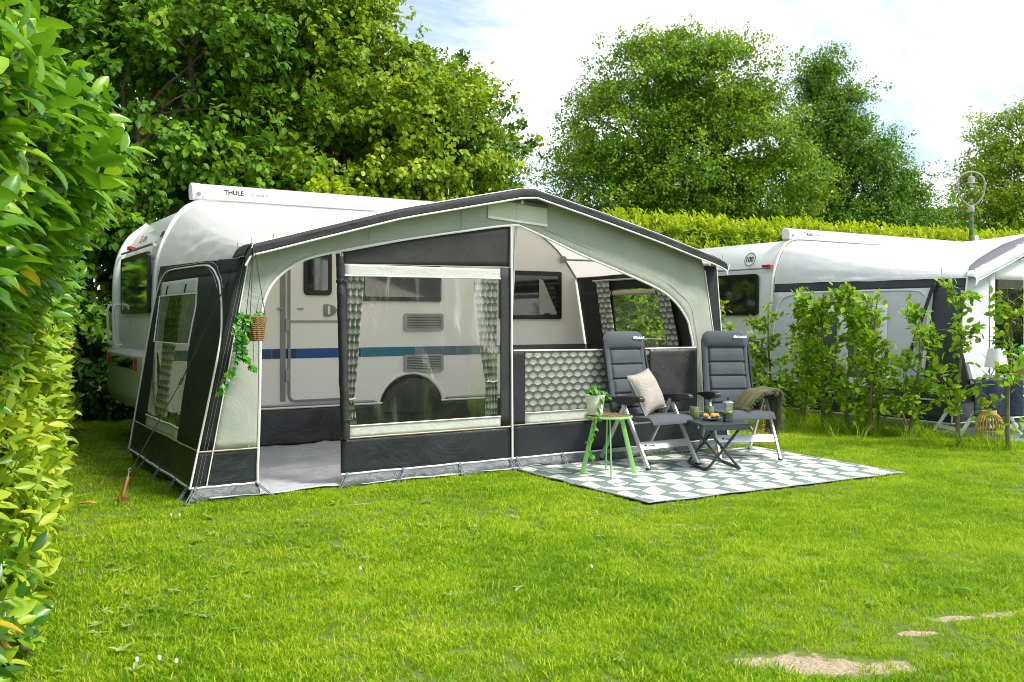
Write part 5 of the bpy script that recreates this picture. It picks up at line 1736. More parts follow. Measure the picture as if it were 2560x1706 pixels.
for x, y, z in ((11.06, 7.15, 2.02), (11.22, 6.80, 2.04)): MB().tube([(x, y, z - .04), (x, y, z + .05)], .006, 5).build('pole_pin', M['steel'], na)
m = MB(); m.grid(lambda u, v: (lerp(10.45, 12.6, u), lerp(4.9, NYF + .1, v), .012 + .006 * nz(u * 7, v * 7)), 20, 14)
tag(m.build('ground_mat', M['n_deck'], solid=.006), 'grey mat on the ground before the neighbouring awning', 'mat')
# neighbour's furniture
dup(chair1, (10.62, 6.42, .02), R(62), 'dark recliner with a navy throw before the neighbouring awning', 'padded recliner chairs')
t = thing('throw_blanket', 'navy speckled throw hanging over the neighbouring recliner', 'blanket', (10.62, 6.42, .02), R(62))
def nth(u, v):
    y = lerp(-.36, .24, u)
    L = v * .72
    if L < .14: x, z = -.26 - .09 * L / .14, .675
    else: x, z = -.352 - .015 * math.sin(u * 14), .672 - (L - .14) * .72
    return (x, y + .01 * nz(u * 3, v * 3), z + .008 * nz(u * 6, v * 6))
m = MB(); m.grid(nth, 30, 24); m.build('cloth', M['blue_throw'], t, solid=.014)
t = thing('cushion', 'white cushion on the neighbouring recliner', 'cushion', (10.62, 6.42, .02), R(62))
m = MB()
for f in (1, -1): m.grid(lambda u, v: (lambda a: (a[0] * .9, .14 + a[1] * .3 - a[2] * .9, .70 + a[1] * .9 + a[2] * .3))(cush(u, v, f)), 16, 16, flip=f < 0)
m.build('cover', M['white_plain'], t)
t = thing('bamboo_lantern', 'round bamboo slat lantern in the grass at the right edge', 'lantern', (10.15, 5.98, 0))
for k in range(26):
    a = 2 * PI * k / 26
    pr = [(.10, .01), (.135, .10), (.142, .19), (.125, .28), (.075, .335)]
    m = MB(); m.tube(cr([(r_ * math.cos(a + .35 * z), r_ * math.sin(a + .35 * z), z) for r_, z in pr], 10), .007, 5, squash=.5); m.build('slat', M['bamboo'], t)
for r_, z, w_ in ((.10, .012, .012), (.140, .15, .006), (.072, .35, .022)):
    m = MB(); m.lathe([(r_ - .006, z - w_), (r_ + .006, z - w_), (r_ + .006, z + w_), (r_ - .006, z + w_), (r_ - .006, z - w_)], 30); m.build('hoop', M['bamboo'], t)
t = thing('garden_table', 'grey table with tube legs at the right frame edge', 'table', (11.35, 6.15, .02))
m = MB(); m.box(-.45, .60, -.40, .35, .665, .70); m.build('table_top', M['n_grey'], t, bevel=.01)
for x in (-.36, .52):
    m = MB(); m.tube(cr([(x, -.34, .66), (x, -.36, .60), (x - .02, -.40, .3), (x - .02, -.42, 0)], 12), .017, 8); m.build('leg', M['alu'], t)
    m = MB(); m.tube([(x, .30, .66), (x, .34, 0)], .017, 8); m.build('leg', M['alu'], t)
t = thing('table_lamp', 'white cone shade lamp on the table at the right frame edge', 'lamp', (11.05, 6.42, .72))
m = MB(); m.lathe([(.135, .10), (.095, .33), (.092, .33), (.132, .10)], 28); m.build('lamp_shade', M['white_plain'], t)
m = MB(); m.tube([(0, 0, 0), (0, 0, .32)], .008, 7); m.tube([(.06, 0, 0), (0, 0, .12)], .006, 6); m.tube([(-.03, .05, 0), (0, 0, .12)], .006, 6); m.tube([(-.03, -.05, 0), (0, 0, .12)], .006, 6); m.build('stand', M['arm'], t)
t = thing('tray', 'small wooden plant stand on the table at the right edge', 'stand', (11.42, 6.22, .72))
m = MB(); m.box(-.16, .22, -.10, .10, .10, .125); m.build('board', M['wood'], t, bevel=.004)
for x in (-.13, .19):
    m = MB(); m.box(x - .012, x + .012, -.08, .08, 0, .10); m.build('leg', M['wood'], t)
for x, h_, r_, lb in ((11.37, .13, .075, 'white pot with a green plant on the wooden stand'), (11.56, .10, .055, 'small white bowl beside the plant pot on the wooden stand')):
    t = thing('plant_pot', lb, 'pot', (x, 6.2, .846))
    m = MB(); m.lathe([(0, 0), (r_ * .8, 0), (r_, h_), (r_ * .94, h_), (r_ * .8, .02), (0, .02)], 24); m.build('pot', M['pot_white'], t)
    if h_ > .12:
        P = RNG.normal(size=(60, 3)) * V(.09, .08, .05) + V(-.06, 0, .14)
        leaf_mesh('leaves', tpl_ivy(), P, rand_dirs(60) + V(0, 0, -.2), rand_dirs(60) * .5 + V(0, -.5, .6), RNG.uniform(.05, .09, 60), M['ivy'], t)

# ---------------------------------------------------------------- park lamp
t = thing('street_lamp', 'green rusty lamp post with a pale hoop above the far hedge', 'street lamp', (20.98, 12.80, 0), -YAW)
m = MB(); m.tube([(0, 0, 0), (0, 0, 1.5), (0, 0, 3.98)], [.08, .055, .048], 14); m.build('post', M['lamp_green'], t)
for z, s in ((3.35, .06), (3.8, .035), (3.2, .03), (3.62, .03)):
    m = MB(); m.lathe([(.051, -s), (.0525, 0), (.051, s)], 10, (0, 0, z)); m.f = [f for i, f in enumerate(m.f) if i % 10 in (6, 7, 8)]; m.mi = [0] * len(m.f); m.build('rust_patch', M['rust'], t)
m = MB(); m.lathe([(.062, 3.96), (.068, 3.97), (.068, 4.09), (.05, 4.12), (0, 4.12)], 14); m.build('collar', M['lamp_white'], t)
hoop = cr([(0, 0, 4.10), (.13, 0, 4.17), (.27, 0, 4.34), (.315, 0, 4.55), (.30, 0, 4.75), (.20, 0, 4.87), (0, 0, 4.93), (-.20, 0, 4.87), (-.30, 0, 4.75), (-.315, 0, 4.55), (-.27, 0, 4.34), (-.13, 0, 4.17), (0, 0, 4.10)], 60)
m = MB(); m.tube(hoop, .020, 9); m.build('hoop', M['lamp_white'], t)
m = MB(); m.lathe([(.015, 4.92), (.015, 4.83), (.05, 4.815), (.075, 4.80), (.078, 4.68), (.08, 4.675), (.155, 4.655), (.155, 4.645), (0, 4.66)], 20); m.build('lamp_head', M['lamp_white'], t)
m = MB(); m.lathe([(0, 4.66), (.03, 4.655), (.034, 4.62), (.02, 4.59), (0, 4.585)], 12); m.build('bulb', M['white_plain'], t)
m = MB(); m.box(.065, .16, -.03, .0, 3.3, 3.42); m.build('notice', M['white_plain'], t)


# ---------------------------------------------------------------- hedges
def lerp3(a, b, t): return a + (b - a) * t


def hedge_face(u_y, z, k=0.):
    """how far the left laurel hedge stands out from x=0"""
    y = u_y
    base = -.30 + .140 * y
    bul = .40 * math.exp(-((z - 2.08) / .36) ** 2) * math.exp(-((y - 4.7) / 1.4) ** 2)
    low = -.42 * math.exp(-((z - 1.0) / .42) ** 2) * math.exp(-((y - 4.3) / 1.2) ** 2)
    top = -.55 * max(0., (z - 2.25) / .6) ** 1.3
    return base + bul + low + top + .12 * nz(y * 1.3, z * 1.5, 3) + .06 * nz(y * 3.5, z * 3.5, 8)


lh = thing('laurel_hedge', 'glossy yellow-green laurel hedge close at the left frame edge', 'hedge', (.1, 6, 0), world=True)
P, A, N, S, T, P2, A2, N2, S2, T2 = ([] for _ in range(10))
st = MB()
rs = np.random.default_rng(5)
for i in range(3000):
    y = rs.uniform(2.6, 13.) if rs.random() < .35 else rs.uniform(3.0, 8.5)
    z = rs.uniform(.02, 2.85)
    near = y < 6.2
    if not near and z > 2.45: continue
    x = hedge_face(y, z) - abs(rs.normal()) * .12
    up = z / 2.6
    d = V(.75, -.30 + rs.normal() * .4, .25 + .5 * up + rs.normal() * .25)
    d /= np.linalg.norm(d)
    tipc = V(x, y, z)
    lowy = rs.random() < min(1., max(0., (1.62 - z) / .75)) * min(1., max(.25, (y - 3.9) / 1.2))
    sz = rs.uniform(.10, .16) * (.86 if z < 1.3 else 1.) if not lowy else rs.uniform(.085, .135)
    nl = rs.integers(4, 8)
    if i % 3 == 0: st.tube([tipc - d * .30 - V(.1, 0, .06), tipc - d * .12, tipc + d * .05], [.006, .004, .002], 4, cap=False)
    tone = .50 + .17 * rs.normal() + .14 * (d[2] > .55) + (.06 if z > 1.7 else -.02)  # upward shoots toned lighter: light from above put into the leaf colour
    for q in range(nl):
        a = q * 2.4 + rs.random()
        s1 = np.cross(d, V(0, 0, 1)); s1 /= np.linalg.norm(s1)
        s2 = np.cross(s1, d)
        rad = s1 * math.cos(a) + s2 * math.sin(a)
        along = (q / nl) * .16 - .10
        ax_ = d * (.25 + .75 * q / nl) + rad * .85 + V(.15, 0, -.10)
        nn = d * .8 - rad * .35 + V(0, 0, .55) + rs.normal(size=3) * .2
        if lowy:
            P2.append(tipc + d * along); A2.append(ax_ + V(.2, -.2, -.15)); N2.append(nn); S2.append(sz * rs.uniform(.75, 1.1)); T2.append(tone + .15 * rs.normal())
        else:
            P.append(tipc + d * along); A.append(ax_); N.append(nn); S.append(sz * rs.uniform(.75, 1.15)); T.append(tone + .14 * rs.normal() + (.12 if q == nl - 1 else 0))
st.build('stems', M['stem'], lh)['kind'] = 'stuff'
TL1 = tpl_long(.40, (0, .14, .36, .6, .82, .94, 1), (.06, .5, .95, 1, .66, .28, .02))
TL2 = tpl_long(.40, droop=.15)
CD, CR_ = V(math.sin(YAW), math.cos(YAW), 0), V(math.cos(YAW), -math.sin(YAW), 0)


def near_leaves(name, tpl, P, A, N, S, T, mat, parent, count):
    """the leaves that show largest become parts of their own, sharing a few meshes; the rest is one part"""
    P, A, N, S, T = (np.asarray(a, float) for a in (P, A, N, S, T))
    q = P - V(0, 0, 1.4)
    D = q @ CD
    u = 2307 * (q @ CR_) / D + 1280; v = 800 - 2307 * q[:, 2] / D
    ok = (D > .5) & (u > 10) & (u < 400) & (v > 10) & (v < 1690)
    face = np.array([p[0] - hedge_face(p[1], p[2]) for p in P])
    score = np.where(ok & (face > -.04), S / D, 0)
    pick = np.argsort(-score)[:count]
    pick = pick[score[pick] > 0]
    T = np.where(T > .93, .80 + .13 * RNG.random(len(T)), T)
    T = np.where(RNG.random(len(T)) < .012, 1., T)
    tones = np.clip(T, 0, 1)
    meshes = {}
    for i in pick:
        k = int(tones[i] * 11.99)
        if k not in meshes:
            me = bpy.data.meshes.new(name)
            me.from_pydata([tuple(a) for a in tpl[0]], [], tpl[1])
            me.polygons.foreach_set('use_smooth', [True] * len(me.polygons))
            at = me.attributes.new('rnd', 'FLOAT', 'FACE'); at.data.foreach_set('value', [(k + .5) / 12] * len(me.polygons))
            me.materials.append(mat)
            meshes[k] = me
        o = link(name, meshes[k], parent)
        y_ = A[i] / np.linalg.norm(A[i])
        x_ = np.cross(y_, N[i]); x_ /= np.linalg.norm(x_)
        z_ = np.cross(x_, y_)
        m4 = Matrix.Identity(4)
        for r_ in range(3):
            m4[r_][0], m4[r_][1], m4[r_][2], m4[r_][3] = x_[r_] * S[i], y_[r_] * S[i], z_[r_] * S[i], P[i][r_]
        o.matrix_basis = m4
    rest = np.ones(len(P), bool); rest[pick] = False
    leaf_mesh('foliage', tpl, P[rest], A[rest], N[rest], S[rest], mat, parent, T[rest])['kind'] = 'stuff'


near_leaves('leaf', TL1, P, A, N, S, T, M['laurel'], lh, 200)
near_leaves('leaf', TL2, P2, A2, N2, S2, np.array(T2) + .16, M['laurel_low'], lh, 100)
# dark sheets added inside the hedge: painted shade that also stops light leaks
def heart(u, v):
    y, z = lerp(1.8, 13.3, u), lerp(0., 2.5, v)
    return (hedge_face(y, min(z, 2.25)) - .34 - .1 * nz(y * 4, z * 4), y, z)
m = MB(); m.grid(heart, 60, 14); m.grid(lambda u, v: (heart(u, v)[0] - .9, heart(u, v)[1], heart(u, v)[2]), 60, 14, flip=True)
m.build('shade_core', M['ivydark'], lh, solid=.02)

# laurel hedge behind the neighbour
bh = thing('laurel_hedge', 'bright lime laurel hedge behind the neighbouring caravan', 'hedge', (15, 14, 0), world=True)
P, A, N, S, T = [], [], [], [], []
for i in range(5200):
    x = rs.uniform(8.4, 27.)
    q = rs.random()
    y0 = 13.9 - .03 * (x - 8)
    lowrow = rs.random() < .22
    top_z = 3.12 + .10 * nz(x * 1.1, 2) + .10 * nz(x * 3.1, 5) + .016 * (x - 10)
    if lowrow: top_z -= .55; y0 -= .55
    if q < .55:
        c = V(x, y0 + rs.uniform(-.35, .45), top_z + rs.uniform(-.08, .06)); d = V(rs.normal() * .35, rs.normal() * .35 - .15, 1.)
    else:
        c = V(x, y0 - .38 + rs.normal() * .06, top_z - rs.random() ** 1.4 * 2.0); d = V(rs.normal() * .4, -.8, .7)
    d /= np.linalg.norm(d)
    nl = 6
    L = rs.uniform(.12, .36) if q < .55 else .10
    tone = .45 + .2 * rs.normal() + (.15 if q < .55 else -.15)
    for k in range(nl):
        a = k * 2.4 + rs.random()
        s1 = np.cross(d, V(.3, .9, .1)); s1 /= np.linalg.norm(s1)
        s2 = np.cross(s1, d)
        rad = s1 * math.cos(a) + s2 * math.sin(a)
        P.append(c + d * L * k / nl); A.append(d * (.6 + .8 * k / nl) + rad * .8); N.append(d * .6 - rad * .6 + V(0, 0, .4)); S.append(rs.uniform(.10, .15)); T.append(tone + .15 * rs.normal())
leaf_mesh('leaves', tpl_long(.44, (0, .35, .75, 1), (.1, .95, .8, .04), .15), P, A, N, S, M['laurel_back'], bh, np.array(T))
m = MB(); m.box(8.6, 27, 13.3, 14.0, 0, 2.75); m.build('shade_core', M['ivydark'], bh, smooth=False)  # dark box added inside the hedge, standing in for shade between leaves


# ---------------------------------------------------------------- trees
def make_tree(name, label, base, lobes, trunk_r, trunk_h, mat, leaf_size, nb, tw, lv, br, tr_, tpl=None, cat='tree', group=None, droop=.5, flat=.55, inner=.55, bark='bark'):
    t = thing(name, label, cat, base, 0, group, world=True)
    m = MB()
    b0 = V(*base)
    L = np.array(lobes)
    cen = (L[:, :3] * L[:, 3:4]).sum(0) / L[:, 3].sum()
    top = V(lerp(b0[0], cen[0], .7), lerp(b0[1], cen[1], .7), trunk_h)
    trunk = [b0 + (top - b0) * k / 8 + V(.05 * nz(k * .7, 1), .05 * nz(k * .7, 4), 0) * trunk_h * .2 for k in range(9)]
    trunk[0] = b0
    m.tube(trunk, [trunk_r * (1.25 - .65 * k / 8) for k in range(9)], 10)
    m.build('trunk', M[bark], t)
    m = MB()
    for l in lobes:
        st_ = trunk[int(RNG.integers(4, 9))]
        e = V(*l[:3])
        pts = limb(m, st_, e, trunk_r * .45, trunk_r * .16)
        for _ in range(5):
            d = rand_dirs(1)[0] * V(l[3], l[4], l[5]) * .8
            limb(m, pts[int(RNG.integers(3, 8))], e + d, trunk_r * .16, trunk_r * .04, n=5)
    m.build('limbs', M[bark], t)
    p, a, n_, tone = crown(lobes, nb, tw, lv, br, tr_, flat, droop, inner)
    keep = p[:, 2] > .05
    leaf_mesh('crown', tpl or tpl_simple(.7), p[keep], a[keep], n_[keep], leaf_size * RNG.uniform(.7, 1.2, keep.sum()), M[mat], t, tone[keep])
    return t


TP5 = tpl_mid(.72)
# the mass behind the caravan
make_tree('hazel_tree', 'dense dark green hazel with large round leaves behind the caravan, left', (2.6, 15.6, 0),
          [(1.6, 14.9, 2.0, 2.2, 1.4, 2.1), (2.6, 14.6, 4.6, 2.4, 1.5, 1.8), (.4, 15.4, 4.8, 2.3, 1.5, 2.2), (1.6, 15.6, 7.2, 2.6, 1.7, 1.8), (4.0, 14.9, 6.4, 2.0, 1.5, 1.7), (4.3, 14.4, 3.0, 1.7, 1.2, 1.6)], .20, 3.2, 'hazel', .125, 560, 8, 13, .27, .17, TP5, group='trees behind the caravan', flat=.45)
make_tree('dogwood_tree', 'bright yellow-green layered dogwood above the caravan roof', (6.2, 15.2, 0),
          [(5.9, 14.9, 5.5, 1.8, 1.4, 1.35), (7.2, 14.6, 4.5, 1.7, 1.3, 1.25), (5.6, 14.5, 4.1, 1.6, 1.2, 1.1), (5.3, 15.2, 6.4, 1.5, 1.4, 1.2), (6.6, 14.6, 3.3, 1.9, 1.0, 1.1)], .16, 3.0, 'dogwood', .10, 470, 9, 14, .26, .15, TP5, group='trees behind the caravan', flat=.32)
make_tree('maple_tree', 'dark field maple with loose sprigs at the right of the tree mass', (8.6, 15.4, 0),
          [(8.1, 15.3, 4.1, 1.25, 1.2, 1.3), (8.5, 15.2, 2.9, 1.15, 1.1, 1.2), (7.5, 15.5, 5.4, 1.0, 1.0, .9)], .14, 3.0, 'maple', .08, 460, 8, 13, .24, .15, None, group='trees behind the caravan', inner=.5)
# sprigs of the maple: thin shoots with sparse leaves
mt = thing('maple_shoots', 'long thin leafy shoots standing out against the sky above the awning peak', 'branches', (9.0, 15.3, 2.5), world=True)
m = MB(); P, A, N = [], [], []
for e in ((10.35, 15.2, 5.05), (10.15, 15.2, 4.85), (9.75, 15.3, 5.65), (9.2, 15.4, 6.15), (8.8, 15.4, 6.55), (9.9, 15.2, 4.1), (9.95, 15.1, 3.55), (9.45, 15.3, 5.95), (10.0, 15.2, 5.35), (9.6, 15.2, 4.6)):
    e = (e[0] - .22, e[1], e[2] - .1)
    s0 = V(8.2, 15.3, 3.6 + .35 * (e[2] - 3.6))
    pts = limb(m, s0, e, .018, .004, n=9)
    for k in range(1, 10):
        for _ in range(30):
            p = V(*pts[k]) if k == 9 else lerp3(V(*pts[k]), V(*pts[min(9, k + 1)]), RNG.random())
            q = p + RNG.normal(size=3) * (.05 + .10 * (1 - k / 9))
            P.append(q); A.append(rand_dirs(1)[0] + V(.2, 0, -.2)); N.append(rand_dirs(1)[0] + V(0, -.3, .8))
m.build('twigs', M['bark'], mt)
leaf_mesh('leaves', tpl_simple(.75), P, A, N, RNG.uniform(.075, .125, len(P)), M['maple'], mt)
make_tree('linden_tree', 'tall linden rising behind the dogwood to the top of the frame', (7.0, 20.9, 0),
          [(6.5, 20.7, 8.6, 2.2, 2.2, 2.4), (7.3, 20.4, 6.4, 2.1, 2., 1.9), (5.2, 21.1, 9.8, 2.4, 2.2, 2.), (4.4, 20.6, 7.8, 2.6, 2.0, 2.2)], .25, 5, 'linden', .09, 460, 9, 14, .32, .20, None, group='trees behind the caravan')
make_tree('viburnum_shrub', 'pale lime shrub showing just above the roof cassette', (5.1, 13.0, 0),
          [(5.05, 13.0, 2.9, .42, .35, .42), (5.5, 13.0, 2.75, .4, .3, .35), (4.9, 13.1, 3.2, .25, .25, .3)], .05, 2.0, 'laurel_back', .10, 60, 6, 10, .10, .10, TP5, cat='shrub')
make_tree('understory_shrub', 'dark leafy shrub in the gap between laurel hedge and caravan', (1.4, 14.4, 0),
          [(1.3, 14.2, .9, 1.1, .6, .9), (2.3, 14.0, .8, 1.0, .5, .8), (.6, 14.4, 2.0, 1.0, .6, .9), (2.0, 14.2, 1.9, 1.0, .5, .8)], .05, 1.2, 'ivydark', .11, 260, 6, 10, .2, .15, TP5, cat='shrub')
make_tree('hornbeam_tree', 'dark dense hornbeam filling the gaps behind the hazel and dogwood', (3.6, 18.4, 0),
          [(.6, 18.6, 3.0, 2.4, 1.2, 2.8), (3.4, 18.2, 2.6, 2.6, 1.2, 2.6), (6.4, 17.8, 2.6, 2.4, 1.2, 2.4), (1.6, 18.6, 6.6, 2.6, 1.3, 2.4), (4.8, 18.2, 6.2, 2.6, 1.3, 2.4), (7.4, 17.6, 4.6, 1.8, 1.2, 1.8)], .2, 4, 'hazel', .15, 620, 6, 10, .40, .26, None, group='trees behind the caravan', inner=.3)
# lindens beyond the far hedge
make_tree('linden_tree', 'broad round linden, largest of the trees beyond the far hedge', (22.0, 24.0, 0),
          [(21.0, 24.6, 9.6, 1.9, 2.0, 1.5), (23.0, 23.4, 9.6, 1.8, 2.0, 1.5), (20.4, 24.9, 7.8, 2.2, 2.2, 1.7), (23.6, 23.0, 7.7, 2.0, 2.2, 1.7), (19.7, 25.2, 5.8, 2.0, 2.2, 1.6), (22.2, 23.4, 6.6, 2.6, 2.2, 2.0), (24.4, 22.4, 5.8, 1.8, 2.0, 1.6), (21.0, 24.4, 4.2, 2.8, 2.4, 1.6), (24.0, 22.6, 3.9, 2.2, 2.2, 1.5), (22.0, 24.0, 10.4, 1.3, 1.3, .9)], .35, 5, 'linden', .115, 1000, 10, 16, .36, .25, None, flat=.42, group='trees beyond the far hedge')
make_tree('linden_tree', 'dark conical linden to the right of the broad one', (30.2, 24.0, 0),
          [(29.5, 24.1, 10.9, .7, .9, .9), (29.7, 24.0, 9.5, 1.15, 1.4, 1.2), (30.2, 23.7, 8.0, 1.8, 1.9, 1.3), (30.5, 23.5, 6.4, 2.3, 2.2, 1.5), (30.2, 23.5, 4.7, 2.9, 2.2, 1.7), (31.8, 22.7, 5.0, 1.8, 1.9, 1.5), (30.3, 23.6, 3.0, 3.3, 2.2, 1.4)], .35, 5, 'linden_d', .115, 820, 10, 16, .36, .25, None, flat=.42, group='trees beyond the far hedge')
make_tree('maple_tree', 'yellow-green maple behind the lamp post at the right edge', (40.5, 21.8, 0),
          [(40.2, 22.2, 9.2, 1.6, 1.6, 1.5), (39.8, 22.2, 7.3, 2.4, 2.2, 1.8), (41.6, 21.4, 7.0, 2.4, 2.2, 2.0), (38.4, 23.0, 5.4, 2.3, 2.2, 1.6), (40.6, 21.8, 5.0, 3.0, 2.2, 1.8), (37.6, 23.4, 3.6, 2.2, 2.0, 1.3), (42.8, 20.6, 8.2, 2.0, 2.0, 2.0), (43.0, 20.4, 4.6, 2.4, 2.0, 2.0)], .35, 5, 'linden_y', .13, 720, 9, 15, .38, .26, None, flat=.42, group='trees beyond the far hedge')
make_tree('young_tree', 'small loose tree between the conical linden and the lamp post', (36.4, 25.6, 0),
          [(36.0, 25.8, 4.6, 1.7, 1.6, 1.5), (35.0, 26.3, 3.4, 1.6, 1.5, 1.4), (37.0, 25.0, 3.2, 1.8, 1.5, 1.3)], .16, 3, 'linden_y', .16, 170, 6, 10, .34, .26, None, group='trees beyond the far hedge')

# ---------------------------------------------------------------- beech saplings between the pitches
TPB = tpl_long(.62, (0, .3, .7, 1), (.1, .9, .85, .03), .10, .05)
ORD = ['first', 'second', 'third', 'fourth', 'fifth', 'sixth', 'seventh', 'eighth', 'ninth', 'tenth', 'eleventh']


def sapling(loc, h, n_leaf, seed, label, lean=0., spread=.30):
    r_ = np.random.default_rng(seed)
    t = thing('beech_sapling', label, 'sapling', (loc[0], loc[1], 0), 0, 'beech saplings between the pitches')
    m = MB()
    stem = cr([(0, 0, -.02), (.03 * r_.normal(), .03 * r_.normal(), h * .3), (.05 * r_.normal() + lean * .4, .05 * r_.normal(), h * .65), (lean + .04 * r_.normal(), .04 * r_.normal(), h)], 24)
    m.tube(stem, [lerp(.027, .005, k / 24) for k in range(25)], 7)
    m.build('stem', M['stem'], t)
    m = MB()
    tips = []
    nb = int(13 + h * 7)
    for k in range(nb):
        f = r_.uniform(.14, .97)
        p = stem[int(f * 24)]
        a = r_.uniform(0, 2 * PI)
        L = spread * r_.uniform(.5, 1.25) * (1.1 - .45 * f)
        e = p + V(math.cos(a) * L, math.sin(a) * L, L * r_.uniform(.1, .9))
        mid = (p + e) / 2 + r_.normal(size=3) * .03
        c = cr([p, mid, e], 6)
        m.tube(c, [.005, .005, .004, .004, .003, .003, .002], 4, cap=False)
        tips += [(q, e - p) for q in c[2:]] + [(e, e - p)] * 2
    for k in range(6): tips.append((stem[24 - k], V(0, 0, .3)))
    m.build('branches', M['stem'], t)
    idx = r_.integers(0, len(tips), n_leaf)
    P = np.array([tips[i][0] for i in idx]) + r_.normal(size=(n_leaf, 3)) * .038
    A = np.array([tips[i][1] for i in idx]) * 1.5 + r_.normal(size=(n_leaf, 3)) * .45 + V(0, 0, -.1)
    N = r_.normal(size=(n_leaf, 3)) * .45 + V(0, -.15, .9)
    leaf_mesh('leaves', TPB, P, A, N, r_.uniform(.065, .108, n_leaf), M['beech'], t, r_.random(n_leaf))


SAP = [((9.05, 9.2), 1.62, 420), ((10.05, 9.15), 1.62, 560), ((10.30, 8.75), 1.80, 520), ((9.85, 8.35), 1.78, 620), ((9.62, 7.85), 1.74, 640), ((9.60, 7.45), 1.84, 620), ((9.58, 7.12), 1.70, 460), ((10.0, 7.35), 1.66, 480), ((9.80, 6.74), 1.62, 560), ((9.53, 5.96), 1.82, 330), ((9.75, 5.54), 1.80, 230)]
for i, ((x, y), h, nlf) in enumerate(SAP):
    sapling((x, y), h, int(nlf * 1.1), 100 + i, ORD[i] + ' leafy beech sapling from the left in the row before the neighbouring awning' if i < 9 else ('sparse beech sapling left of the bamboo lantern' if i == 9 else 'sparsest beech sapling, last at the right frame edge'), lean=(-.12 if i == 9 else .02), spread=.27)
for i, (x, y, h, lb) in enumerate(((8.65, 10.15, 1.95, 'bushy beech seen through the right half of the awning side window'), (8.75, 10.75, 2.0, 'bushy beech seen through the middle of the awning side window'), (8.75, 11.45, 2.05, 'bushy beech seen through the left half of the awning side window'), (9.2, 11.2, 2.1, 'rearmost bushy beech beyond the awning side window'))):
    sapling((x, y), h, 3000, 200 + i, lb, spread=.62)

# ---------------------------------------------------------------- grass
def tuft(name, n, rad, h0, h1, seed, wid=.0026):
    r_ = np.random.default_rng(seed)
    V_, F_, rn = [], [], []
    for k in range(n):
        a = r_.uniform(0, 2 * PI); q = rad * math.sqrt(r_.random())
        b0 = V(q * math.cos(a), q * math.sin(a), 0)
        h = r_.uniform(h0, h1)
        d = r_.uniform(0, 2 * PI); ln = r_.uniform(.2, 1.5) * h
        tipd = V(math.cos(d) * ln, math.sin(d) * ln, 0)
        s = V(-math.sin(d), math.cos(d), 0)
        tw = r_.uniform(-1, 1); s = s * math.cos(tw) + V(math.cos(d), math.sin(d), 0) * math.sin(tw)
        w = wid * r_.uniform(.7, 1.4)
        o = len(V_)
        V_ += [b0 - s * w, b0 + s * w, b0 + tipd * .35 + V(0, 0, h * .6) + s * w * .8, b0 + tipd * .35 + V(0, 0, h * .6) - s * w * .8, b0 + tipd + V(0, 0, h * .95)]
        F_ += [(o, o + 1, o + 2, o + 3), (o + 3, o + 2, o + 4)]
        v = r_.random()
        rn += [v, v]
    me = bpy.data.meshes.new(name)
    me.from_pydata([tuple(p) for p in V_], [], F_)
    at = me.attributes.new('rnd', 'FLOAT', 'FACE'); at.data.foreach_set('value', rn)
    me.materials.append(M['grass'])
    return bpy.data.objects.new(name, me)


def scatter(name, label, pts, rot, scl, idx, sources, cat):
    """one object of uncountable things: copies of a few tufts on points"""
    cc = bpy.data.collections.new(name + '_source')
    for i, s in enumerate(sources):
        s.name = f'{name}_source_{i:02d}'
        cc.objects.link(s)
    me = bpy.data.meshes.new(name)
    me.vertices.add(len(pts)); me.vertices.foreach_set('co', np.asarray(pts, np.float32).ravel())
    for nm, ar, ty in (('scl', scl, 'FLOAT'), ('rot', rot, 'FLOAT'), ('idx', idx, 'INT')):
        a = me.attributes.new(nm, ty, 'POINT'); a.data.foreach_set('value', np.asarray(ar, np.float32 if ty == 'FLOAT' else np.int32))
    o = link(name, me)
    g = bpy.data.node_groups.new(name, 'GeometryNodeTree')
    g.interface.new_socket('Geometry', in_out='INPUT', socket_type='NodeSocketGeometry')
    g.interface.new_socket('Geometry', in_out='OUTPUT', socket_type='NodeSocketGeometry')
    gi, go = g.nodes.new('NodeGroupInput'), g.nodes.new('NodeGroupOutput')
    ci = g.nodes.new('GeometryNodeCollectionInfo'); ci.inputs['Collection'].default_value = cc; ci.inputs['Separate Children'].default_value = True; ci.inputs['Reset Children'].default_value = True
    ip = g.nodes.new('GeometryNodeInstanceOnPoints'); ip.inputs['Pick Instance'].default_value = True
    def attr(n_, ty):
        a = g.nodes.new('GeometryNodeInputNamedAttribute'); a.data_type = ty; a.inputs['Name'].default_value = n_
        return a.outputs['Attribute']
    cx = g.nodes.new('ShaderNodeCombineXYZ')
    g.links.new(attr('rot', 'FLOAT'), cx.inputs[2])
    g.links.new(gi.outputs[0], ip.inputs['Points']); g.links.new(ci.outputs[0], ip.inputs['Instance'])
    g.links.new(attr('idx', 'INT'), ip.inputs['Instance Index']); g.links.new(cx.outputs[0], ip.inputs['Rotation'])
    g.links.new(attr('scl', 'FLOAT'), ip.inputs['Scale'])
    g.links.new(ip.outputs[0], go.inputs[0])
    md = o.modifiers.new('scatter', 'NODES'); md.node_group = g
    return tag(o, label, cat, kind='stuff')


def in_poly(px, py, poly):
    ins = np.zeros(len(px), bool)
    n = len(poly)
    for i in range(n):
        x0, y0 = poly[i]; x1, y1 = poly[(i + 1) % n]
        c = ((y0 > py) != (y1 > py)) & (px < (x1 - x0) * (py - y0) / (y1 - y0 + 1e-12) + x0)
        ins ^= c
    return ins


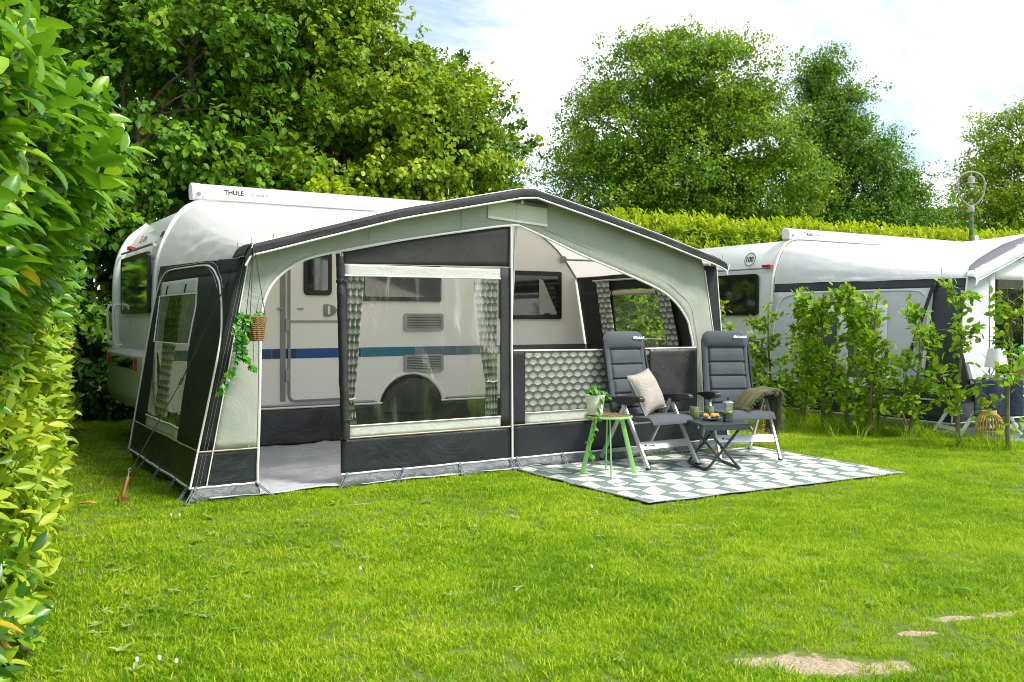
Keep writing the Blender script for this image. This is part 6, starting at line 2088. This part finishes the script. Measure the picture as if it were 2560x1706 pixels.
gp_ = []
for x0, x1, y0, y1, dens in ((-1., 7.5, .8, 5.0, 620), (-.5, 10.5, 5.0, 8.0, 420), (-.5, 13., 8.0, 16.5, 170), (7.5, 14, 1.0, 5.0, 260)):
    n = int((x1 - x0) * (y1 - y0) * dens)
    gp_.append(np.column_stack([RNG.uniform(x0, x1, n), RNG.uniform(y0, y1, n), np.zeros(n)]))
gp_ = np.concatenate(gp_)
gx, gy = gp_[:, 0], gp_[:, 1]
keep = np.ones(len(gp_), bool)
keep &= ~((gx > 1.72) & (gx < 7.36) & (gy > 7.26) & (gy < 9.95))
keep &= ~((gx > 2.0) & (gx < 7.5) & (gy > 9.9) & (gy < 12.0) & (RNG.random(len(gx)) < .6))
keep &= ~in_poly(gx, gy, [tuple(RC[0] + V(-.03, -.02)), tuple(RC[1] + V(.03, -.02)), tuple(RC[2] + V(.03, .03)), tuple(RC[3] + V(-.03, .03))])
keep &= ~((gx > 10.85) & (gy > 6.9)) & ~((gx > 10.45) & (gx < 12.6) & (gy > 4.9) & (gy < 7))
keep &= np.hypot(gx, gy) > .8
for x, y, rx, ry, ro, sd in BARE:
    p = ((gx - x) * math.cos(ro) + (gy - y) * math.sin(ro)) / rx
    q = ((gy - y) * math.cos(ro) - (gx - x) * math.sin(ro)) / ry
    d_ = np.hypot(p, q) + (.45 if sd > 30 else 0.)
    keep &= RNG.random(len(gx)) > np.clip((1.6 - d_) / .9, 0, .88)
gp_ = gp_[keep]
n = len(gp_)
hgt = np.array([.85 + .35 * nz(x * .9, y * .9, 6) + .25 * nz(x * 3, y * 3, 2) for x, y, _ in gp_])
srcs = [tuft('tuft', 34, .055, .012, .034, 300 + k, .0022) for k in range(7)]
scatter('lawn_grass', 'short mown grass covering the lawn', gp_, RNG.uniform(0, 2 * PI, n), np.clip(hgt, .5, 1.4) * RNG.uniform(.75, 1.25, n) * np.where(RNG.random(n) < .03, 1.6, 1.), RNG.integers(0, 7, n), srcs, 'grass')
# long grass round the saplings and below the hedges
lp = []
for (x, y), h, _ in SAP:
    for _ in range(18): lp.append((x + RNG.normal() * .22, y + RNG.normal() * .24, 0))
for _ in range(90):
    f = RNG.random(); a = SAP[2 + int(f * 8.99)][0]; b_ = SAP[min(10, 3 + int(f * 8.99))][0]; k = RNG.random()
    lp.append((lerp(a[0], b_[0], k) + RNG.normal() * .12, lerp(a[1], b_[1], k) + RNG.normal() * .12, 0))
for _ in range(260): lp.append((9.0 + RNG.normal() * .4, RNG.uniform(9, 11.5), 0))
lp = np.array(lp)
n = len(lp)
srcs = [tuft('tall', 9, .05, .08, .27, 400 + k, .0034) for k in range(4)]
scatter('long_grass', 'uncut long grass at the foot of the beech saplings', lp, RNG.uniform(0, 2 * PI, n), RNG.uniform(.5, 1.15, n), RNG.integers(0, 4, n), srcs, 'grass')
# broad-leaved weeds
P, A, N, S, T = [], [], [], [], []
wpos = [(2.57 + RNG.normal() * .55, 5.45 + RNG.normal() * .38) for _ in range(30)] + [(1.2 + RNG.normal() * .4, 5.6 + RNG.normal() * .5) for _ in range(26)] + [(.95 + RNG.normal() * .25, 4.55 + RNG.normal() * .3) for _ in range(24)] + [(RNG.uniform(0.6, 5), RNG.uniform(2.6, 7)) for _ in range(24)]
for x, y in wpos:
    if in_poly(np.array([x]), np.array([y]), [tuple(q) for q in RC])[0] or (x > 1.7 and y > 7.1): continue
    k = int(RNG.integers(5, 9)); a0 = RNG.uniform(0, 6.3); s = RNG.uniform(.035, .075)
    tn = RNG.random()
    for q in range(k):
        a = a0 + q * 2 * PI / k + RNG.normal() * .2
        P.append((x, y, .012)); A.append((math.cos(a), math.sin(a), RNG.uniform(.1, 1.1))); N.append((0, 0, 1)); S.append(.7 * s * RNG.uniform(.7, 1.2)); T.append(.6 * tn + .4 * RNG.random())
wm = leaf_mesh('weed_rosettes', tpl_long(.42, (0, .35, .75, 1), (.12, .9, .9, .05), .35), P, A, N, S, M['weed'], None, np.array(T))
tag(wm, 'pale broad-leaved weeds scattered in the lawn', 'weeds', kind='stuff')
# daisies
m = MB()
for x, y in ((.78, 3.92), (.70, 3.95), (.83, 3.85), (2.15, 12.1), (2.3, 12.4), (1.42, 6.75), (1.47, 6.72), (2.0, 4.75), (3.1, 4.1)):
    m.tube([(x, y, 0), (x, y, .030)], .0008, 4)
    for k in range(9):
        a = 2 * PI * k / 9
        m.add([(x, y, .030), (x + .006 * math.cos(a - .5), y + .006 * math.sin(a - .5), .033 + .004 * math.sin(a)), (x + .009 * math.cos(a), y + .009 * math.sin(a), .034 + .009 * math.sin(a)), (x + .006 * math.cos(a + .5), y + .006 * math.sin(a + .5), .033 + .004 * math.sin(a))], [(0, 1, 2, 3)])
tag(m.build('daisies', M['white_ink']), 'tiny white daisies dotted in the lawn', 'daisies', kind='stuff')
# fallen leaves
for (x, y, s, a, mt_, lb) in ((.87, 7.65, .10, .3, 'dryleaf', 'curled dry orange leaf on the grass nearest the laurel hedge'), (1.04, 7.43, .15, 1.1, 'dryleaf', 'long dry orange leaf on the grass between hedge and storm anchor'), (4.42, 2.68, .10, .4, 'weed', 'pale green leaf lying on the lawn near the bare soil')):
    tv, tf = tpl_long(.42, droop=.05, cup=.07)
    m = MB(); m.add([(x + s * (p[0] * math.cos(a) - p[1] * math.sin(a)), y + s * (p[0] * math.sin(a) + p[1] * math.cos(a)), .038 + s * p[2] * 1.2 + .006 * math.sin(p[1] * 3)) for p in tv], tf)
    tag(m.build('fallen_leaf', M[mt_], solid=.001), lb, 'leaf', 'fallen leaves')
